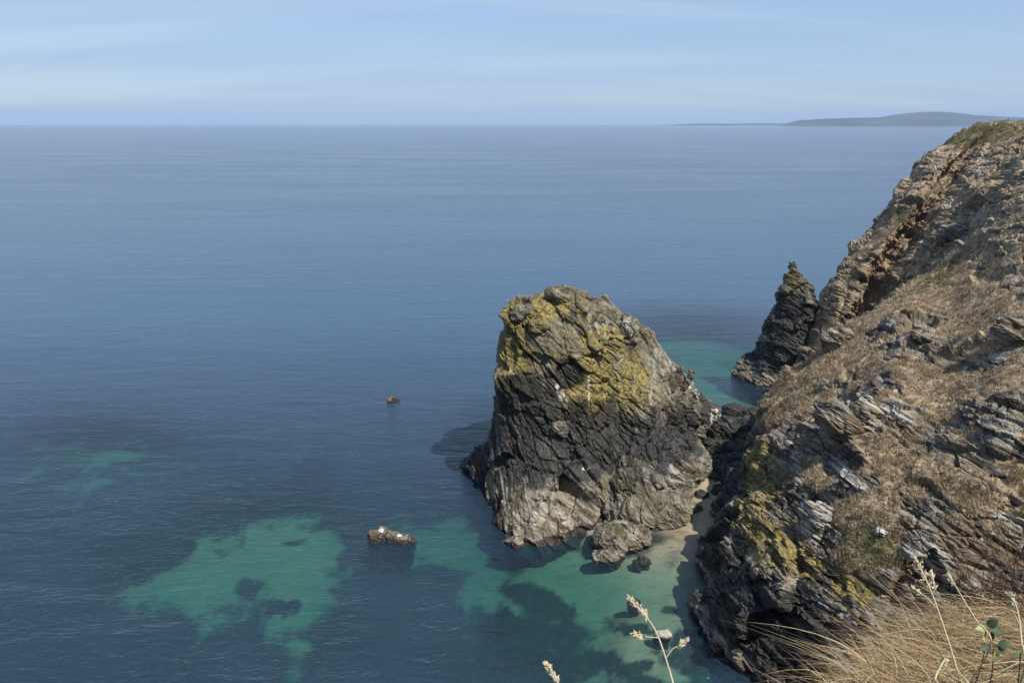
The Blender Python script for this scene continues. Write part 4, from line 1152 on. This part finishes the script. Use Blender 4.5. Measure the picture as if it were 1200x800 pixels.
# ------------------------------------------------------------------ leaves in the grass
def leaf_mesh(c, d, n_, L, Wd):
    d = np.array(d, float); d /= np.linalg.norm(d); n_ = np.array(n_, float); s_ = np.cross(d, n_); s_ /= np.linalg.norm(s_); n_ = np.cross(s_, d)
    V, Fq = [], []
    N_ = 8
    for i in range(N_ + 1):
        t = i / N_
        w = Wd * (math.sin(math.pi * t ** .8) ** .8) * (1 + .10 * (i % 2)) if 0 < i < N_ else .002
        m_ = np.array(c) + d * L * t - n_ * .25 * L * t * t
        V += [m_ - s_ * w / 2 + n_ * w * .18, m_, m_ + s_ * w / 2 + n_ * w * .18]
    for i in range(N_):
        b = i * 3
        Fq += [(b, b + 1, b + 4, b + 3), (b + 1, b + 2, b + 5, b + 4)]
    return np.array(V), np.array(Fq)
def leafy(px, py, depth, leaves, label):
    c = np.array(pt_d(px, py, depth))
    base = foot_at(c[0], c[1] + .02)
    root = empty('bramble', base, label, 'plant')
    part('stem', tube(smooth_path([base, (np.array(base) * .4 + c * .6) + np.array([.02, 0, .02]), c], 10), .003, .002, 5), M_TWIG, root)
    for dx, dy, ux, uz, L, Wd, pale in leaves:
        p0 = np.array(pt_d(px + dx, py + dy, depth))
        part('leaf', leaf_mesh(p0, (ux, -.25, uz), (0.15 * ux, -.62, .78), L * .52, Wd * .46), M_LEAF2 if pale else M_LEAF, root)
leafy(1155, 735, 3.1, [(0, 0, -1, .1, .085, .06, True), (2, -2, .3, .5, .09, .075, False), (6, 2, 1, -.1, .11, .08, False), (4, 6, .5, -.8, .085, .07, False)], 'dark green bramble sprig at the crest of the dry grass')
leafy(1164, 760, 2.9, [(-3, 0, -.9, .3, .085, .07, False), (6, -4, .7, .4, .085, .065, False), (2, 4, .1, -1, .08, .06, True), (-8, -8, -.5, .8, .06, .045, True), (4, 0, 1, -.2, .07, .06, False)], 'bramble sprig with one yellowing leaf, lower in the dry grass')
leafy(1196, 765, 2.7, [(0, 0, .9, .3, .06, .05, False), (-3, 2, -.8, -.2, .05, .04, False)], 'small green leaves at the right edge low in the grass')

# ------------------------------------------------------------------ dead shrub at the right
base = foot_at(3.55, 4.25)
root = empty('dead_shrub', base, 'dead red-brown shrub with small white seed tufts at the right edge', 'shrub')
VV, FF, off = [], [], 0
tips = []
for i in range(170):
    b = np.array(base) + np.array([rng.uniform(-.75, .9), rng.uniform(-.5, .2), -.08])
    L = rng.uniform(.35, 1.0) * (1 if b[0] > base[0] - .2 else .6)
    tip = b + np.array([rng.normal() * .28, rng.normal() * .2, 1]) * L
    mid = (b + tip) / 2 + rng.normal(size=3) * .05
    pth = smooth_path([b, mid, tip], 7)
    v, f = tube(pth, .0038, .0014, 4)
    VV.append(v); FF.append(f + off); off += len(v); tips.append(pth)
    for k in range(3):
        q = pth[rng.integers(2, 6)]; e = q + rng.normal(size=3) * .1 + np.array([0, 0, .07])
        v, f = tube(np.linspace(q, e, 3), .002, .001, 3); VV.append(v); FF.append(f + off); off += len(v)
tw = part('twigs', (np.concatenate(VV), np.concatenate(FF)), M_TWIG, root); tw['kind'] = 'stuff'
M_TUFT = flat_mat('white_seed_tuft', (.6, .57, .5), (.75, .72, .66))
for i in range(9):
    c = tips[rng.integers(0, len(tips))][-1]
    part('seed_tuft', spikelets([c, c + np.array([0, 0, .012])], 14, .016, .006), M_TUFT, root, False)

# ------------------------------------------------------------------ sea air
bm = bmesh.new(); bmesh.ops.create_cube(bm, size=1)
me = bpy.data.meshes.new('haze'); bm.to_mesh(me); bm.free()
hz_o = bpy.data.objects.new('haze', me); COL.objects.link(hz_o)
hz_o.scale = (60000, 60000, 374); hz_o.location = (0, 0, 374 / 2 - 44)
m, nt = new_mat('sea_haze'); T = NT(nt)
out = T.n('ShaderNodeOutputMaterial'); pv = T.n('ShaderNodeVolumePrincipled')
pv.inputs['Color'].default_value = (.50, .70, 1.0, 1); pv.inputs['Density'].default_value = HAZE
pv.inputs['Anisotropy'].default_value = 0.0
T.l(pv.outputs[0], out.inputs['Volume'])
me.materials.append(m)
tag(hz_o, 'pale blue sea haze', kind='stuff')
print('verts', sum(len(o.data.vertices) for o in SC.objects if o.type == 'MESH'))
